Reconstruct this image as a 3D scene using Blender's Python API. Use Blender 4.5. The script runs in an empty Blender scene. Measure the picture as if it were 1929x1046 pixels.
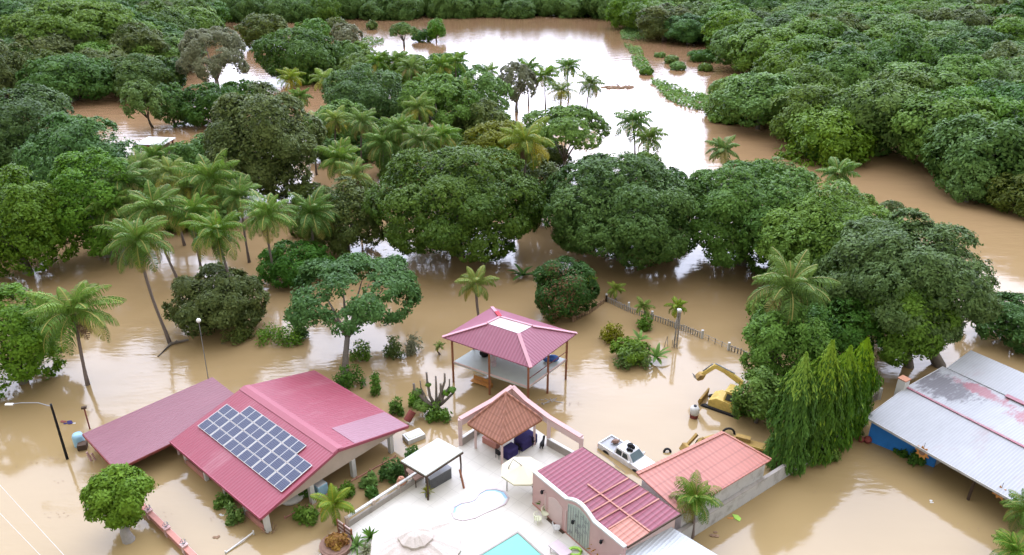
import bpy, math, random
import numpy as np
from mathutils import Vector, Matrix
R_ = math.radians
C = bpy.context.scene.collection
scn = bpy.context.scene

# ------------------------------------------------------------------ camera, sky, sun
F, PITCH, CAMH = 1365.0, R_(25.3), 40.0          # focal length in photo pixels, pitch below the horizon, height over the flood
cam = bpy.data.cameras.new('camera'); camo = bpy.data.objects.new('camera', cam); C.objects.link(camo)
camo.location = (0, 0, CAMH); camo.rotation_euler = (R_(90) - PITCH, 0, 0)
cam.sensor_width = 36; cam.lens = 36 * F / 1929; cam.clip_end = 6000; cam.clip_start = .5
scn.camera = camo
SUN_EL, SUN_AZ = R_(58), R_(12)                   # ahead of the camera, a little to the right
w = bpy.data.worlds.new('World'); scn.world = w; w.use_nodes = True
nt = w.node_tree; nt.nodes.clear()
def N(nt, t, **k):
    n = nt.nodes.new(t)
    for a, b in k.items():
        if a.startswith('_'): n.inputs[a[1:].replace('_', ' ')].default_value = b
        else: setattr(n, a, b)
    return n
def math_(nt, op, a, b=None, c=None, clamp=False):
    n = nt.nodes.new('ShaderNodeMath'); n.operation = op; n.use_clamp = clamp
    for i, v in enumerate((a, b, c)):
        if v is None: continue
        if isinstance(v, (int, float)): n.inputs[i].default_value = v
        else: nt.links.new(v, n.inputs[i])
    return n.outputs[0]
def mixc(nt, f, a, b, bt='MIX'):
    n = nt.nodes.new('ShaderNodeMix'); n.data_type = 'RGBA'; n.blend_type = bt
    for i, v in ((0, f), (6, a), (7, b)):
        if isinstance(v, (int, float)): n.inputs[i].default_value = v
        elif isinstance(v, (tuple, list)): n.inputs[i].default_value = (*v[:3], 1)
        else: nt.links.new(v, n.inputs[i])
    return n.outputs[2]
out = N(nt, 'ShaderNodeOutputWorld'); bg = N(nt, 'ShaderNodeBackground'); bg.inputs[1].default_value = .1
sky = N(nt, 'ShaderNodeTexSky', sky_type='NISHITA', sun_disc=False, sun_elevation=SUN_EL, sun_rotation=SUN_AZ)
tc = N(nt, 'ShaderNodeTexCoord'); sep = N(nt, 'ShaderNodeSeparateXYZ'); nt.links.new(tc.outputs['Generated'], sep.inputs[0])
# an overcast: pale cloud, brightest ahead where the sun stands behind it
gl = N(nt, 'ShaderNodeVectorMath', operation='DOT_PRODUCT'); nt.links.new(tc.outputs['Generated'], gl.inputs[0])
ge, ga = R_(33), R_(2)
gl.inputs[1].default_value = (math.sin(ga) * math.cos(ge), math.cos(ga) * math.cos(ge), math.sin(ge))
g1 = math_(nt, 'MAXIMUM', gl.outputs['Value'], 0.0); g1 = math_(nt, 'POWER', g1, 1.9)
cl = N(nt, 'ShaderNodeTexNoise', _Scale=2.2, _Detail=6.0, _Roughness=.55)
mp = N(nt, 'ShaderNodeMapping'); mp.inputs['Scale'].default_value = (1, 1, 2.6)
nt.links.new(tc.outputs['Generated'], mp.inputs[0]); nt.links.new(mp.outputs[0], cl.inputs['Vector'])
cn = math_(nt, 'MULTIPLY_ADD', cl.outputs['Fac'], .7, .65)
gb = math_(nt, 'MULTIPLY', math_(nt, 'MULTIPLY', g1, 50.0), cn); bb_ = math_(nt, 'MULTIPLY', cn, 11.5)
cc = N(nt, 'ShaderNodeCombineXYZ')
for i_, (ka, kb) in enumerate(((.9, 1.0), (.98, .99), (1.3, .96))): nt.links.new(math_(nt, 'ADD', math_(nt, 'MULTIPLY', gb, ka), math_(nt, 'MULTIPLY', bb_, kb)), cc.inputs[i_])
nt.links.new(mixc(nt, .93, sky.outputs[0], cc.outputs[0]), bg.inputs[0]); nt.links.new(bg.outputs[0], out.inputs[0])
sl = bpy.data.lights.new('sun', 'SUN'); sl.energy = 1.3; sl.angle = R_(14); sl.color = (1, .96, .9)
so = bpy.data.objects.new('sun', sl); C.objects.link(so)
sd = Vector((math.sin(SUN_AZ) * math.cos(SUN_EL), math.cos(SUN_AZ) * math.cos(SUN_EL), math.sin(SUN_EL)))
so.rotation_euler = (-sd).to_track_quat('-Z', 'Y').to_euler(); so.location = (0, 0, 200)
vs = scn.view_settings; vs.view_transform = 'Standard'; vs.look = 'None'; vs.exposure = 0.0; vs.gamma = 1; vs.use_curve_mapping = False
scn.cycles.max_bounces = 6; scn.cycles.diffuse_bounces = 3; scn.cycles.transmission_bounces = 3; scn.cycles.glossy_bounces = 3

# ------------------------------------------------------------------ measuring helpers
cP, sP = math.cos(PITCH), math.sin(PITCH)
def at(px, py, z=0.0):
    """point of the world at height z seen at a pixel of the photograph"""
    u = (px - 964.5) / F; v = -(py - 523) / F
    dz = -sP + v * cP; t = (z - CAMH) / dz
    return Vector((u * t, (cP + v * sP) * t, z))
def depth(y, z): return y * cP - (z - CAMH) * sP
def zat(y, py):
    v = -(py - 523) / F
    return CAMH + y * (-sP + v * cP) / (cP + v * sP)
def xat(y, z, px): return (px - 964.5) / F * depth(y, z)
def d2(a): return Vector((math.cos(R_(a)), math.sin(R_(a)), 0))
UP = Vector((0, 0, 1))

# ------------------------------------------------------------------ materials
MATS = {}
def new_mat(name):
    m = bpy.data.materials.new(name); m.use_nodes = True; MATS[name] = m
    return m, m.node_tree, m.node_tree.nodes['Principled BSDF']
def plain(name, col, rough=.7, var=.12, scale=3.0, spec=.3, metal=0, dirt=None, dirt_amt=.5, dirt_scale=.6, bump=0):
    m, t, b = new_mat(name)
    tc = N(t, 'ShaderNodeTexCoord'); n = N(t, 'ShaderNodeTexNoise', _Scale=scale, _Detail=6.0, _Roughness=.6)
    t.links.new(tc.outputs['Object'], n.inputs['Vector'])
    lo = tuple(c * (1 - var * 1.6) for c in col); hi = tuple(min(1, c * (1 + var * 1.4)) for c in col)
    cr = mixc(t, n.outputs['Fac'], lo, hi)
    if dirt:
        n2 = N(t, 'ShaderNodeTexNoise', _Scale=dirt_scale, _Detail=8.0, _Roughness=.7); t.links.new(tc.outputs['Object'], n2.inputs['Vector'])
        k = math_(t, 'MULTIPLY_ADD', n2.outputs['Fac'], 6.0, -3.0, clamp=True); k = math_(t, 'MULTIPLY', k, dirt_amt)
        cr = mixc(t, k, cr, dirt)
    t.links.new(cr, b.inputs['Base Color'])
    b.inputs['Roughness'].default_value = rough; b.inputs['Specular IOR Level'].default_value = spec; b.inputs['Metallic'].default_value = metal
    if bump:
        bm = N(t, 'ShaderNodeBump', _Strength=bump, _Distance=.03); t.links.new(n.outputs['Fac'], bm.inputs['Height']); t.links.new(bm.outputs[0], b.inputs['Normal'])
    return m
def sheet(name, col, axis=0, pitch=.25, rough=.5, var=.12, dirt=None, dirt_amt=.5, dirt_scale=.35, stretch=6, depth_=.03, dark=.12, spec=.4, rows=0, dirt_off=-3.2):
    """ribbed metal or tile roofing: ribs run along the local axis given"""
    m, t, b = new_mat(name)
    tc = N(t, 'ShaderNodeTexCoord'); s = N(t, 'ShaderNodeSeparateXYZ'); t.links.new(tc.outputs['Object'], s.inputs[0])
    c = s.outputs[1 - axis]; l = s.outputs[axis]
    ph = math_(t, 'SINE', math_(t, 'MULTIPLY', c, 2 * math.pi / pitch))
    h = math_(t, 'MULTIPLY_ADD', ph, .5, .5); h = math_(t, 'POWER', h, 1.6)
    mp = N(t, 'ShaderNodeMapping'); sc = [1, 1, 1]; sc[axis] = 1 / stretch; mp.inputs['Scale'].default_value = sc
    t.links.new(tc.outputs['Object'], mp.inputs[0])
    n = N(t, 'ShaderNodeTexNoise', _Scale=1.7, _Detail=7.0, _Roughness=.65); t.links.new(mp.outputs[0], n.inputs['Vector'])
    nb = N(t, 'ShaderNodeTexNoise', _Scale=.28, _Detail=3.0); t.links.new(tc.outputs['Object'], nb.inputs['Vector'])
    f = math_(t, 'ADD', math_(t, 'MULTIPLY', n.outputs['Fac'], .6), math_(t, 'MULTIPLY', nb.outputs['Fac'], .4))
    lo = tuple(x * (1 - var * 2) for x in col); hi = tuple(min(1, x * (1 + var * 2)) for x in col)
    cr = mixc(t, f, lo, hi)
    if rows:
        rw = math_(t, 'FRACT', math_(t, 'MULTIPLY', l, 1 / rows)); rw = math_(t, 'LESS_THAN', rw, .14)
        cr = mixc(t, math_(t, 'MULTIPLY', rw, .35), cr, tuple(x * .45 for x in col))
    cr = mixc(t, math_(t, 'MULTIPLY', math_(t, 'SUBTRACT', 1.0, h), dark), cr, tuple(x * .4 for x in col))
    if dirt:
        n2 = N(t, 'ShaderNodeTexNoise', _Scale=dirt_scale, _Detail=9.0, _Roughness=.72); t.links.new(mp.outputs[0], n2.inputs['Vector'])
        k = math_(t, 'MULTIPLY_ADD', n2.outputs['Fac'], 6.0, dirt_off, clamp=True)
        cr = mixc(t, math_(t, 'MULTIPLY', k, dirt_amt), cr, dirt)
    t.links.new(cr, b.inputs['Base Color']); b.inputs['Roughness'].default_value = rough; b.inputs['Specular IOR Level'].default_value = spec
    bm = N(t, 'ShaderNodeBump', _Strength=.8, _Distance=depth_); t.links.new(h, bm.inputs['Height']); t.links.new(bm.outputs[0], b.inputs['Normal'])
    return m
def leafmat(name, dark, light, trans=.36, hue=.024, tip=None):
    m, t, b = new_mat(name)
    dark = tuple(x * 1.42 for x in dark); light = tuple(x * 1.3 for x in light)
    a = N(t, 'ShaderNodeAttribute', attribute_name='v'); oi = N(t, 'ShaderNodeObjectInfo')
    cr = mixc(t, a.outputs['Fac'], dark, light)
    if tip:
        k = math_(t, 'GREATER_THAN', a.outputs['Fac'], 1.2); cr = mixc(t, k, cr, tip)
    hs = N(t, 'ShaderNodeHueSaturation'); t.links.new(cr, hs.inputs['Color'])
    t.links.new(math_(t, 'MULTIPLY_ADD', oi.outputs['Random'], hue, .5 - hue / 2), hs.inputs['Hue'])
    rr = math_(t, 'FRACT', math_(t, 'MULTIPLY', oi.outputs['Random'], 7.31))
    t.links.new(math_(t, 'MULTIPLY_ADD', rr, .3 if name != 'leaf_weeping' else .04, .9), hs.inputs['Value'])
    r2 = math_(t, 'FRACT', math_(t, 'MULTIPLY', oi.outputs['Random'], 13.7))
    t.links.new(math_(t, 'MULTIPLY_ADD', r2, .2, .97), hs.inputs['Saturation'])
    t.links.new(hs.outputs[0], b.inputs['Base Color'])
    b.inputs['Roughness'].default_value = .5; b.inputs['Specular IOR Level'].default_value = .2
    tr = N(t, 'ShaderNodeBsdfTranslucent'); t.links.new(hs.outputs[0], tr.inputs[0])
    mx = N(t, 'ShaderNodeMixShader'); mx.inputs[0].default_value = trans
    t.links.new(b.outputs[0], mx.inputs[1]); t.links.new(tr.outputs[0], mx.inputs[2])
    t.links.new(mx.outputs[0], t.nodes['Material Output'].inputs[0])
    return m
L = {
 'green':  leafmat('leaf_green',  (.055, .11, .02), (.17, .27, .055)),
 'dark':   leafmat('leaf_dark',   (.035, .085, .018), (.105, .2, .042)),
 'mango':  leafmat('leaf_mango',  (.045, .095, .022), (.14, .225, .055)),
 'bright': leafmat('leaf_bright', (.06, .125, .025), (.165, .275, .06)),
 'brown':  leafmat('leaf_brown',  (.05, .08, .02), (.15, .185, .048)),
 'grey':   leafmat('leaf_grey',   (.13, .14, .08), (.27, .28, .17)),
 'yellow': leafmat('leaf_yellow', (.1, .115, .015), (.24, .25, .035)),
 'weep':   leafmat('leaf_weeping', (.035, .088, .013), (.13, .24, .03), tip=(.34, .5, .06)),
 'palm':   leafmat('leaf_palm',   (.045, .105, .022), (.165, .265, .055), tip=(.36, .34, .1)),
 'palmy':  leafmat('leaf_palm_light', (.08, .13, .022), (.22, .3, .065), tip=(.4, .37, .07)),
 'grass':  leafmat('leaf_marsh',  (.07, .14, .035), (.19, .31, .075)),
 'lime': leafmat('leaf_lime', (.07, .14, .022), (.2, .33, .07)),
 'croton': leafmat('leaf_croton', (.16, .05, .02), (.42, .28, .04)),
 'flush':  leafmat('leaf_flush',  (.03, .075, .02), (.08, .155, .04), tip=(.24, .15, .08)),
}
M = {
 'bark': plain('bark', (.2, .17, .14), .9, .25, 6, bump=.5), 'palmbark': plain('palm_bark', (.24, .19, .17), .9, .25, 8, bump=.4),
 'palebark': plain('pale_bark', (.34, .31, .28), .9, .2, 5, bump=.5), 'deadfrond': plain('dead_frond', (.2, .13, .075), .9, .2, 5),
 'coco': plain('coconut', (.22, .17, .04), .6, .2, 5),
 'white': plain('white_paint', (.66, .65, .62), .6, .05, 2, dirt=(.5, .45, .38), dirt_amt=.35),
 'cream': plain('cream_render', (.56, .45, .37), .75, .07, 1.5, dirt=(.42, .33, .25), dirt_amt=.35),
 'pink': plain('pink_render', (.58, .37, .35), .75, .06, 1.5, dirt=(.6, .4, .36), dirt_amt=.4),
 'palepink': plain('pale_pink_render', (.64, .48, .45), .75, .05, 1.5, dirt=(.6, .46, .42), dirt_amt=.3),
 'brick': plain('salmon_wall', (.55, .25, .2), .8, .12, 3, dirt=(.35, .2, .16), dirt_amt=.5),
 'deck': plain('deck_paving', (.7, .66, .58), .6, .04, 1.2, dirt=(.5, .46, .39), dirt_amt=.3, dirt_scale=.25),
 'concrete': plain('concrete', (.42, .38, .34), .85, .12, 2.5, dirt=(.2, .17, .14), dirt_amt=.6, bump=.2),
 'palewall': plain('whitewashed_wall', (.56, .55, .54), .8, .06, 1.5, dirt=(.3, .28, .25), dirt_amt=.75, dirt_scale=.9, bump=.15),
 'blue': plain('blue_paint', (.03, .2, .58), .6, .1, 1.5, dirt=(.02, .08, .25), dirt_amt=.5),
 'wood': plain('stained_wood', (.3, .12, .06), .7, .2, 5, bump=.3), 'darkwood': plain('dark_wood', (.1, .065, .045), .8, .2, 5, bump=.3),
 'slab': plain('pale_tile_floor', (.5, .54, .5), .4, .08, 1.2, dirt=(.45, .5, .45), dirt_amt=.5, dirt_scale=.5),
 'clear': plain('milky_sheet', (.58, .47, .48), .4, .08, 4, spec=.5, dirt=(.6, .55, .55), dirt_amt=.5, dirt_scale=1.5),
 'black': plain('black_matter', (.018, .018, .02), .6, .2, 5), 'steel': plain('galvanised_steel', (.32, .32, .33), .5, .1, 5, metal=.3),
 'glass': plain('dark_glass', (.05, .07, .075), .08, .1, 2, spec=.8), 'glasslight': plain('windscreen_glass', (.16, .21, .22), .08, .1, 2, spec=.8),
 'carwhite': plain('car_paint', (.8, .8, .8), .25, .02, 2, spec=.5), 'rubber': plain('rubber', (.03, .028, .027), .8),
 'yellow': plain('machine_yellow', (.66, .48, .13), .55, .1, 3, dirt=(.3, .2, .07), dirt_amt=.5, dirt_scale=1.2),
 'ochre': plain('rusty_yellow', (.42, .27, .08), .8, .2, 3, dirt=(.15, .09, .05), dirt_amt=.7, dirt_scale=1.4),
 'red': plain('red_metal', (.5, .03, .05), .5, .1), 'maroon': plain('maroon_paint', (.25, .06, .05), .6, .15, dirt=(.12, .05, .04)),
 'purple': plain('indigo_cloth', (.045, .035, .14), .85, .25, 2, bump=.3), 'bluecloth': plain('blue_plastic', (.05, .14, .42), .5, .15),
 'canvas': plain('cream_canvas', (.64, .58, .42), .8, .04, 1.5), 'thatch': plain('pale_thatch', (.56, .49, .43), .9, .2, 9, bump=.6, dirt=(.52, .42, .36), dirt_amt=.6, dirt_scale=3),
 'terra': plain('terracotta', (.5, .24, .15), .85, .1), 'orange': plain('orange_wood', (.6, .27, .08), .7, .2, 6),
 'skyblue': plain('pale_blue_plastic', (.35, .58, .72), .4, .08), 'lime': plain('lime_plastic', (.42, .7, .12), .5, .08),
 'ivory': plain('ivory_plastic', (.75, .76, .55), .5, .05), 'lamp': plain('lamp_glass', (.9, .9, .88), .3, .02),
 'grille': plain('grey_green_grille', (.5, .54, .48), .7, .2, 9, bump=.4), 'stone': plain('brown_stone', (.25, .15, .11), .85, .25, 3, bump=.5),
 'counter': plain('dark_grey_tiles', (.13, .135, .14), .5, .3, 6), 'debris': plain('drift_wood', (.3, .19, .12), .9, .25, 4),
 'roofA': sheet('rose_metal_roof', (.31, .062, .09), 1, .3, .42, .07, dirt=(.38, .16, .18), dirt_amt=.65),
 'roofApale': sheet('faded_rose_sheet', (.33, .165, .2), 1, .3, .45, .06),
 'roofwing': sheet('mauve_metal_roof', (.25, .1, .12), 1, .35, .45, .08, dirt=(.29, .16, .16), dirt_amt=.4),
 'ridge': plain('pale_rose_flashing', (.36, .11, .14), .5, .06, 2), 'fascia': plain('rose_fascia', (.4, .1, .14), .5, .06, 2),
 'roofpav': sheet('pink_ribbed_roof', (.34, .115, .165), 1, .34, .45, .07, dark=.3, dirt=(.45, .22, .28), dirt_amt=.3),
 'roofpav2': sheet('pink_ribbed_roof_cross', (.34, .115, .165), 0, .34, .45, .07, dark=.25, dirt=(.45, .22, .28), dirt_amt=.3),
 'caps': plain('pale_pink_cap', (.58, .3, .34), .5, .05, 2),
 'tile': sheet('clay_tile', (.48, .22, .155), 1, .34, .8, .18, dirt=(.22, .12, .09), dirt_amt=.55, dirt_scale=1.2, stretch=1.5, dark=.45, rows=.42, depth_=.06),
 'tile2': sheet('clay_tile_cross', (.48, .22, .155), 0, .34, .8, .18, dirt=(.22, .12, .09), dirt_amt=.55, dirt_scale=1.2, stretch=1.5, dark=.45, rows=.42, depth_=.06),
 'roofred': sheet('crimson_tile_sheet', (.29, .075, .105), 1, .36, .5, .1, dark=.4, dirt=(.3, .05, .1), dirt_amt=.5, rows=.55, depth_=.05),
 'roofsalmon': sheet('salmon_tile_sheet', (.5, .21, .15), 1, .36, .5, .1, dark=.3, rows=.55, depth_=.05),
 'rooforange': sheet('orange_ribbed_roof', (.52, .21, .165), 1, .42, .5, .09, dark=.32, dirt=(.58, .33, .27), dirt_amt=.5, rows=.9, depth_=.05),
 'roofgrey': sheet('weathered_zinc_roof', (.4, .405, .415), 1, .22, .5, .12, dark=.18, dirt=(.3, .16, .15), dirt_amt=.45, dirt_scale=.3, stretch=3, spec=.4, dirt_off=-3.4, depth_=.012),
 'roofgreydark': sheet('dark_weathered_zinc', (.26, .26, .28), 1, .22, .5, .2, dark=.4, dirt=(.5, .5, .52), dirt_amt=.7, dirt_scale=.5, stretch=3),
 'roofrust': sheet('rusted_sheet', (.36, .13, .14), 1, .22, .6, .2, dark=.3, dirt=(.55, .5, .5), dirt_amt=.8, dirt_scale=.6, stretch=8, dirt_off=-2.9),
 'roofwhite': sheet('white_zinc_roof', (.58, .61, .63), 1, .25, .4, .05, dark=.15, spec=.5),
 'ivoryroof': plain('ivory_sheet', (.5, .5, .44), .6, .05, 2, dirt=(.4, .38, .3), dirt_amt=.5),
 'poolteal': plain('pool_water', (.12, .42, .33), .06, .05, .5, spec=.5), 'poolpale': plain('shallow_pool_water', (.66, .74, .76), .08, .03, 2, spec=.5),
}
# paving joints on the terrace
t = M['deck'].node_tree; b = t.nodes['Principled BSDF']; src = b.inputs['Base Color'].links[0].from_socket
tc = N(t, 'ShaderNodeTexCoord'); mp = N(t, 'ShaderNodeMapping'); mp.inputs['Rotation'].default_value = (0, 0, R_(40)); t.links.new(tc.outputs['Object'], mp.inputs[0])
bt = N(t, 'ShaderNodeTexBrick', _Scale=1.0); bt.inputs['Mortar Size'].default_value = .018; bt.inputs['Brick Width'].default_value = 1.2; bt.inputs['Row Height'].default_value = 1.2; bt.offset = 0
t.links.new(mp.outputs[0], bt.inputs['Vector']); t.links.new(mixc(t, math_(t, 'MULTIPLY', bt.outputs['Fac'], .35), src, (.36, .33, .28)), b.inputs['Base Color'])
M['flash'] = plain('weathered_red_flashing', (.36, .15, .18), .6, .15, 2, dirt=(.4, .36, .38), dirt_amt=.7, dirt_scale=1.5)
# ---- muddy flood water
m, t, b = new_mat('muddy_water')
tc = N(t, 'ShaderNodeTexCoord'); pos = tc.outputs['Object']
n1 = N(t, 'ShaderNodeTexNoise', _Scale=.02, _Detail=5.0); t.links.new(pos, n1.inputs['Vector'])
n1b = N(t, 'ShaderNodeTexNoise', _Scale=.12, _Detail=6.0, _Distortion=1.5); mps = N(t, 'ShaderNodeMapping'); mps.inputs['Scale'].default_value = (.6, 1.6, 1); mps.inputs['Rotation'].default_value = (0, 0, R_(25)); t.links.new(pos, mps.inputs[0]); t.links.new(mps.outputs[0], n1b.inputs['Vector'])
f = math_(t, 'ADD', math_(t, 'MULTIPLY', n1.outputs['Fac'], .5), math_(t, 'MULTIPLY', n1b.outputs['Fac'], .5))
sp = N(t, 'ShaderNodeSeparateXYZ'); t.links.new(pos, sp.inputs[0])
dist = math_(t, 'MULTIPLY_ADD', sp.outputs[1], 1 / 160, -.25, clamp=True)       # the river runs redder than the yard's still water
near = mixc(t, f, (.305, .212, .095), (.405, .292, .14)); far = mixc(t, f, (.34, .195, .1), (.41, .24, .13))
t.links.new(mixc(t, dist, near, far), b.inputs['Base Color'])
b.inputs['Roughness'].default_value = .085; b.inputs['IOR'].default_value = 1.5
mpw = N(t, 'ShaderNodeMapping'); mpw.inputs['Scale'].default_value = (.55, 1.5, 1); mpw.inputs['Rotation'].default_value = (0, 0, R_(-12)); t.links.new(pos, mpw.inputs[0])
w1 = N(t, 'ShaderNodeTexNoise', _Scale=1.6, _Detail=3.0); t.links.new(mpw.outputs[0], w1.inputs['Vector'])
w2 = N(t, 'ShaderNodeTexNoise', _Scale=.35, _Detail=2.0); t.links.new(mpw.outputs[0], w2.inputs['Vector'])
pm = N(t, 'ShaderNodeTexNoise', _Scale=.045, _Detail=3.0); t.links.new(pos, pm.inputs['Vector'])
am = math_(t, 'MULTIPLY_ADD', pm.outputs['Fac'], 4.0, -1.7, clamp=True)
riv = math_(t, 'MULTIPLY_ADD', sp.outputs[1], 1 / 80, -1.0, clamp=True)
am = math_(t, 'MAXIMUM', am, math_(t, 'MULTIPLY', riv, .8))
hh = math_(t, 'ADD', math_(t, 'MULTIPLY', w1.outputs['Fac'], math_(t, 'MULTIPLY_ADD', am, .03, .003)), math_(t, 'MULTIPLY', w2.outputs['Fac'], math_(t, 'MULTIPLY_ADD', am, .08, .01)))
bm = N(t, 'ShaderNodeBump', _Strength=1.0, _Distance=1.0); t.links.new(hh, bm.inputs['Height']); t.links.new(bm.outputs[0], b.inputs['Normal'])
M['water'] = m
M['floor'] = plain('forest_soil', (.12, .085, .05), .95, .3, .3)

# ------------------------------------------------------------------ building helpers
def prop(o, label=None, cat=None, group=None, kind=None):
    if label: o['label'] = label
    if cat: o['category'] = cat
    if group: o['group'] = group
    if kind: o['kind'] = kind
class MB:
    def __init__(s): s.v = []; s.f = []; s.m = []
    def face(s, pts, mi=0):
        k = len(s.v); s.v += [Vector(p) for p in pts]; s.f.append(tuple(range(k, k + len(pts)))); s.m.append(mi); return s
    def prism(s, pts, vec, mi=0):
        a = [Vector(p) for p in pts]; vec = Vector(vec); k = len(s.v); n = len(a); s.v += a + [p + vec for p in a]
        s.f.append(tuple(range(k, k + n))); s.f.append(tuple(range(k + 2 * n - 1, k + n - 1, -1)))
        for i in range(n):
            j = (i + 1) % n; s.f.append((k + j, k + i, k + n + i, k + n + j))
        s.m += [mi] * (n + 2); return s
    def beam(s, p, q, w, h, mi=0, up=UP):
        p, q = Vector(p), Vector(q); d = (q - p).normalized(); up = Vector(up)
        if abs(d.dot(up)) > .97: up = Vector((0, 1, 0))
        x = d.cross(up).normalized(); y = x.cross(d).normalized()
        return s.prism([p + x * w / 2 + y * h / 2, p - x * w / 2 + y * h / 2, p - x * w / 2 - y * h / 2, p + x * w / 2 - y * h / 2], q - p, mi)
    def box(s, c, size, ang=0, mi=0):
        c = Vector(c); x = d2(ang) * size[0] / 2; y = d2(ang + 90) * size[1] / 2; z = UP * size[2] / 2
        return s.prism([c - x - y - z, c + x - y - z, c + x + y - z, c - x + y - z], z * 2, mi)
    def tube(s, pts, rad, n=8, mi=0, cap=True):
        pts = [Vector(p) for p in pts]; k = len(s.v)
        if not isinstance(rad, (list, tuple)): rad = [rad] * len(pts)
        for i, p in enumerate(pts):
            d = (pts[min(i + 1, len(pts) - 1)] - pts[max(i - 1, 0)]).normalized()
            a = d.cross(Vector((0, 1, 0)) if abs(d.y) < .9 else Vector((1, 0, 0))).normalized(); bb = d.cross(a)
            for j in range(n):
                t_ = 2 * math.pi * j / n; s.v.append(p + (a * math.cos(t_) + bb * math.sin(t_)) * rad[i])
        for i in range(len(pts) - 1):
            for j in range(n):
                s.f.append((k + i * n + j, k + i * n + (j + 1) % n, k + (i + 1) * n + (j + 1) % n, k + (i + 1) * n + j)); s.m.append(mi)
        if cap:
            s.f.append(tuple(range(k + n - 1, k - 1, -1))); s.f.append(tuple(range(k + (len(pts) - 1) * n, k + len(pts) * n))); s.m += [mi, mi]
        return s
    def lathe(s, c, prof, n=16, mi=0):
        c = Vector(c); return s.tube([c + UP * z for r, z in prof], [max(r, .002) for r, z in prof], n, mi)
    def ball(s, c, r, n=12, mi=0, sq=(1, 1, 1)):
        k = len(s.v); c = Vector(c); rows = n // 2
        for i in range(rows + 1):
            a = -math.pi / 2 + math.pi * i / rows
            for j in range(n):
                t_ = 2 * math.pi * j / n; s.v.append(c + Vector((math.cos(a) * math.cos(t_) * r * sq[0], math.cos(a) * math.sin(t_) * r * sq[1], math.sin(a) * r * sq[2])))
        for i in range(rows):
            for j in range(n):
                s.f.append((k + i * n + j, k + i * n + (j + 1) % n, k + (i + 1) * n + (j + 1) % n, k + (i + 1) * n + j)); s.m.append(mi)
        return s
def mk(name, mb, mats, origin=None, ang=0, parent=None, smooth=False, bevel=0):
    """one mesh object out of the world-space faces of mb, seen from the frame (origin, ang)"""
    if not isinstance(mats, (list, tuple)): mats = [mats]
    inv = (Matrix.Translation(Vector(origin)) @ Matrix.Rotation(R_(ang), 4, 'Z')).inverted() if origin is not None else Matrix.Identity(4)
    me = bpy.data.meshes.new(name); me.from_pydata([inv @ p for p in mb.v], [], mb.f)
    for x in mats: me.materials.append(M[x] if isinstance(x, str) else x)
    me.polygons.foreach_set('material_index', mb.m)
    if smooth: me.polygons.foreach_set('use_smooth', [True] * len(mb.f))
    me.update(); o = bpy.data.objects.new(name, me); C.objects.link(o)
    if parent is not None: o.parent = parent
    elif origin is not None: o.location = origin; o.rotation_euler = (0, 0, R_(ang))
    if bevel:
        bv = o.modifiers.new('bevel', 'BEVEL'); bv.width = bevel; bv.segments = 2; bv.limit_method = 'ANGLE'
    return o
class Thing:
    def __init__(s, name, label, cat, origin, ang=0, group=None):
        s.o = Vector(origin); s.ang = ang; s.e = bpy.data.objects.new(name, None); C.objects.link(s.e)
        s.e.location = s.o; s.e.rotation_euler = (0, 0, R_(ang)); s.e.empty_display_size = .3; prop(s.e, label, cat, group)
    def part(s, name, mb, mats, parent=None, label=None, **k):
        o = mk(name, mb, mats, s.o, s.ang, parent or s.e, **k)
        if label: o['label'] = label
        return o
    def w(s, x, y, z=0):    # local to world
        return s.o + d2(s.ang) * x + d2(s.ang + 90) * y + UP * z
def single(name, label, cat, mb, mats, origin, ang=0, group=None, kind=None, **k):
    o = mk(name, mb, mats, origin, ang, **k); prop(o, label, cat, group, kind); return o

# ------------------------------------------------------------------ vegetation
def np_mesh(name, co, nper, attr, mats, midx=None):
    n = len(co) // nper; me = bpy.data.meshes.new(name)
    me.vertices.add(len(co)); me.vertices.foreach_set('co', co.astype(np.float32).ravel())
    me.loops.add(n * nper); me.loops.foreach_set('vertex_index', np.arange(n * nper, dtype=np.int32))
    me.polygons.add(n); me.polygons.foreach_set('loop_start', np.arange(0, n * nper, nper, dtype=np.int32))
    me.polygons.foreach_set('loop_total', np.full(n, nper, dtype=np.int32))
    if midx is not None: me.polygons.foreach_set('material_index', midx.astype(np.int32))
    a = me.attributes.new('v', 'FLOAT', 'FACE'); a.data.foreach_set('value', attr.astype(np.float32))
    for x in mats: me.materials.append(x)
    me.update(); me.validate(); return me
def nrm(a): return a / np.maximum(np.linalg.norm(a, axis=1, keepdims=True), 1e-6)
def leaves(rng, pos, nor, size, asp=.5, jit=.42, scale=1):
    n = len(pos); nor = nrm(nor + rng.normal(0, jit, (n, 3)))
    t_ = nrm(np.cross(nor, rng.normal(0, 1, (n, 3)))); b_ = np.cross(nor, t_)
    s_ = (size * rng.uniform(.6, 1.35, n) * (1 if np.isscalar(scale) else scale))[:, None]
    q = np.empty((n, 4, 3)); q[:, 0] = pos - t_ * s_; q[:, 1] = pos + b_ * s_ * asp; q[:, 2] = pos + t_ * s_; q[:, 3] = pos - b_ * s_ * asp
    return q.reshape(-1, 3)
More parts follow.
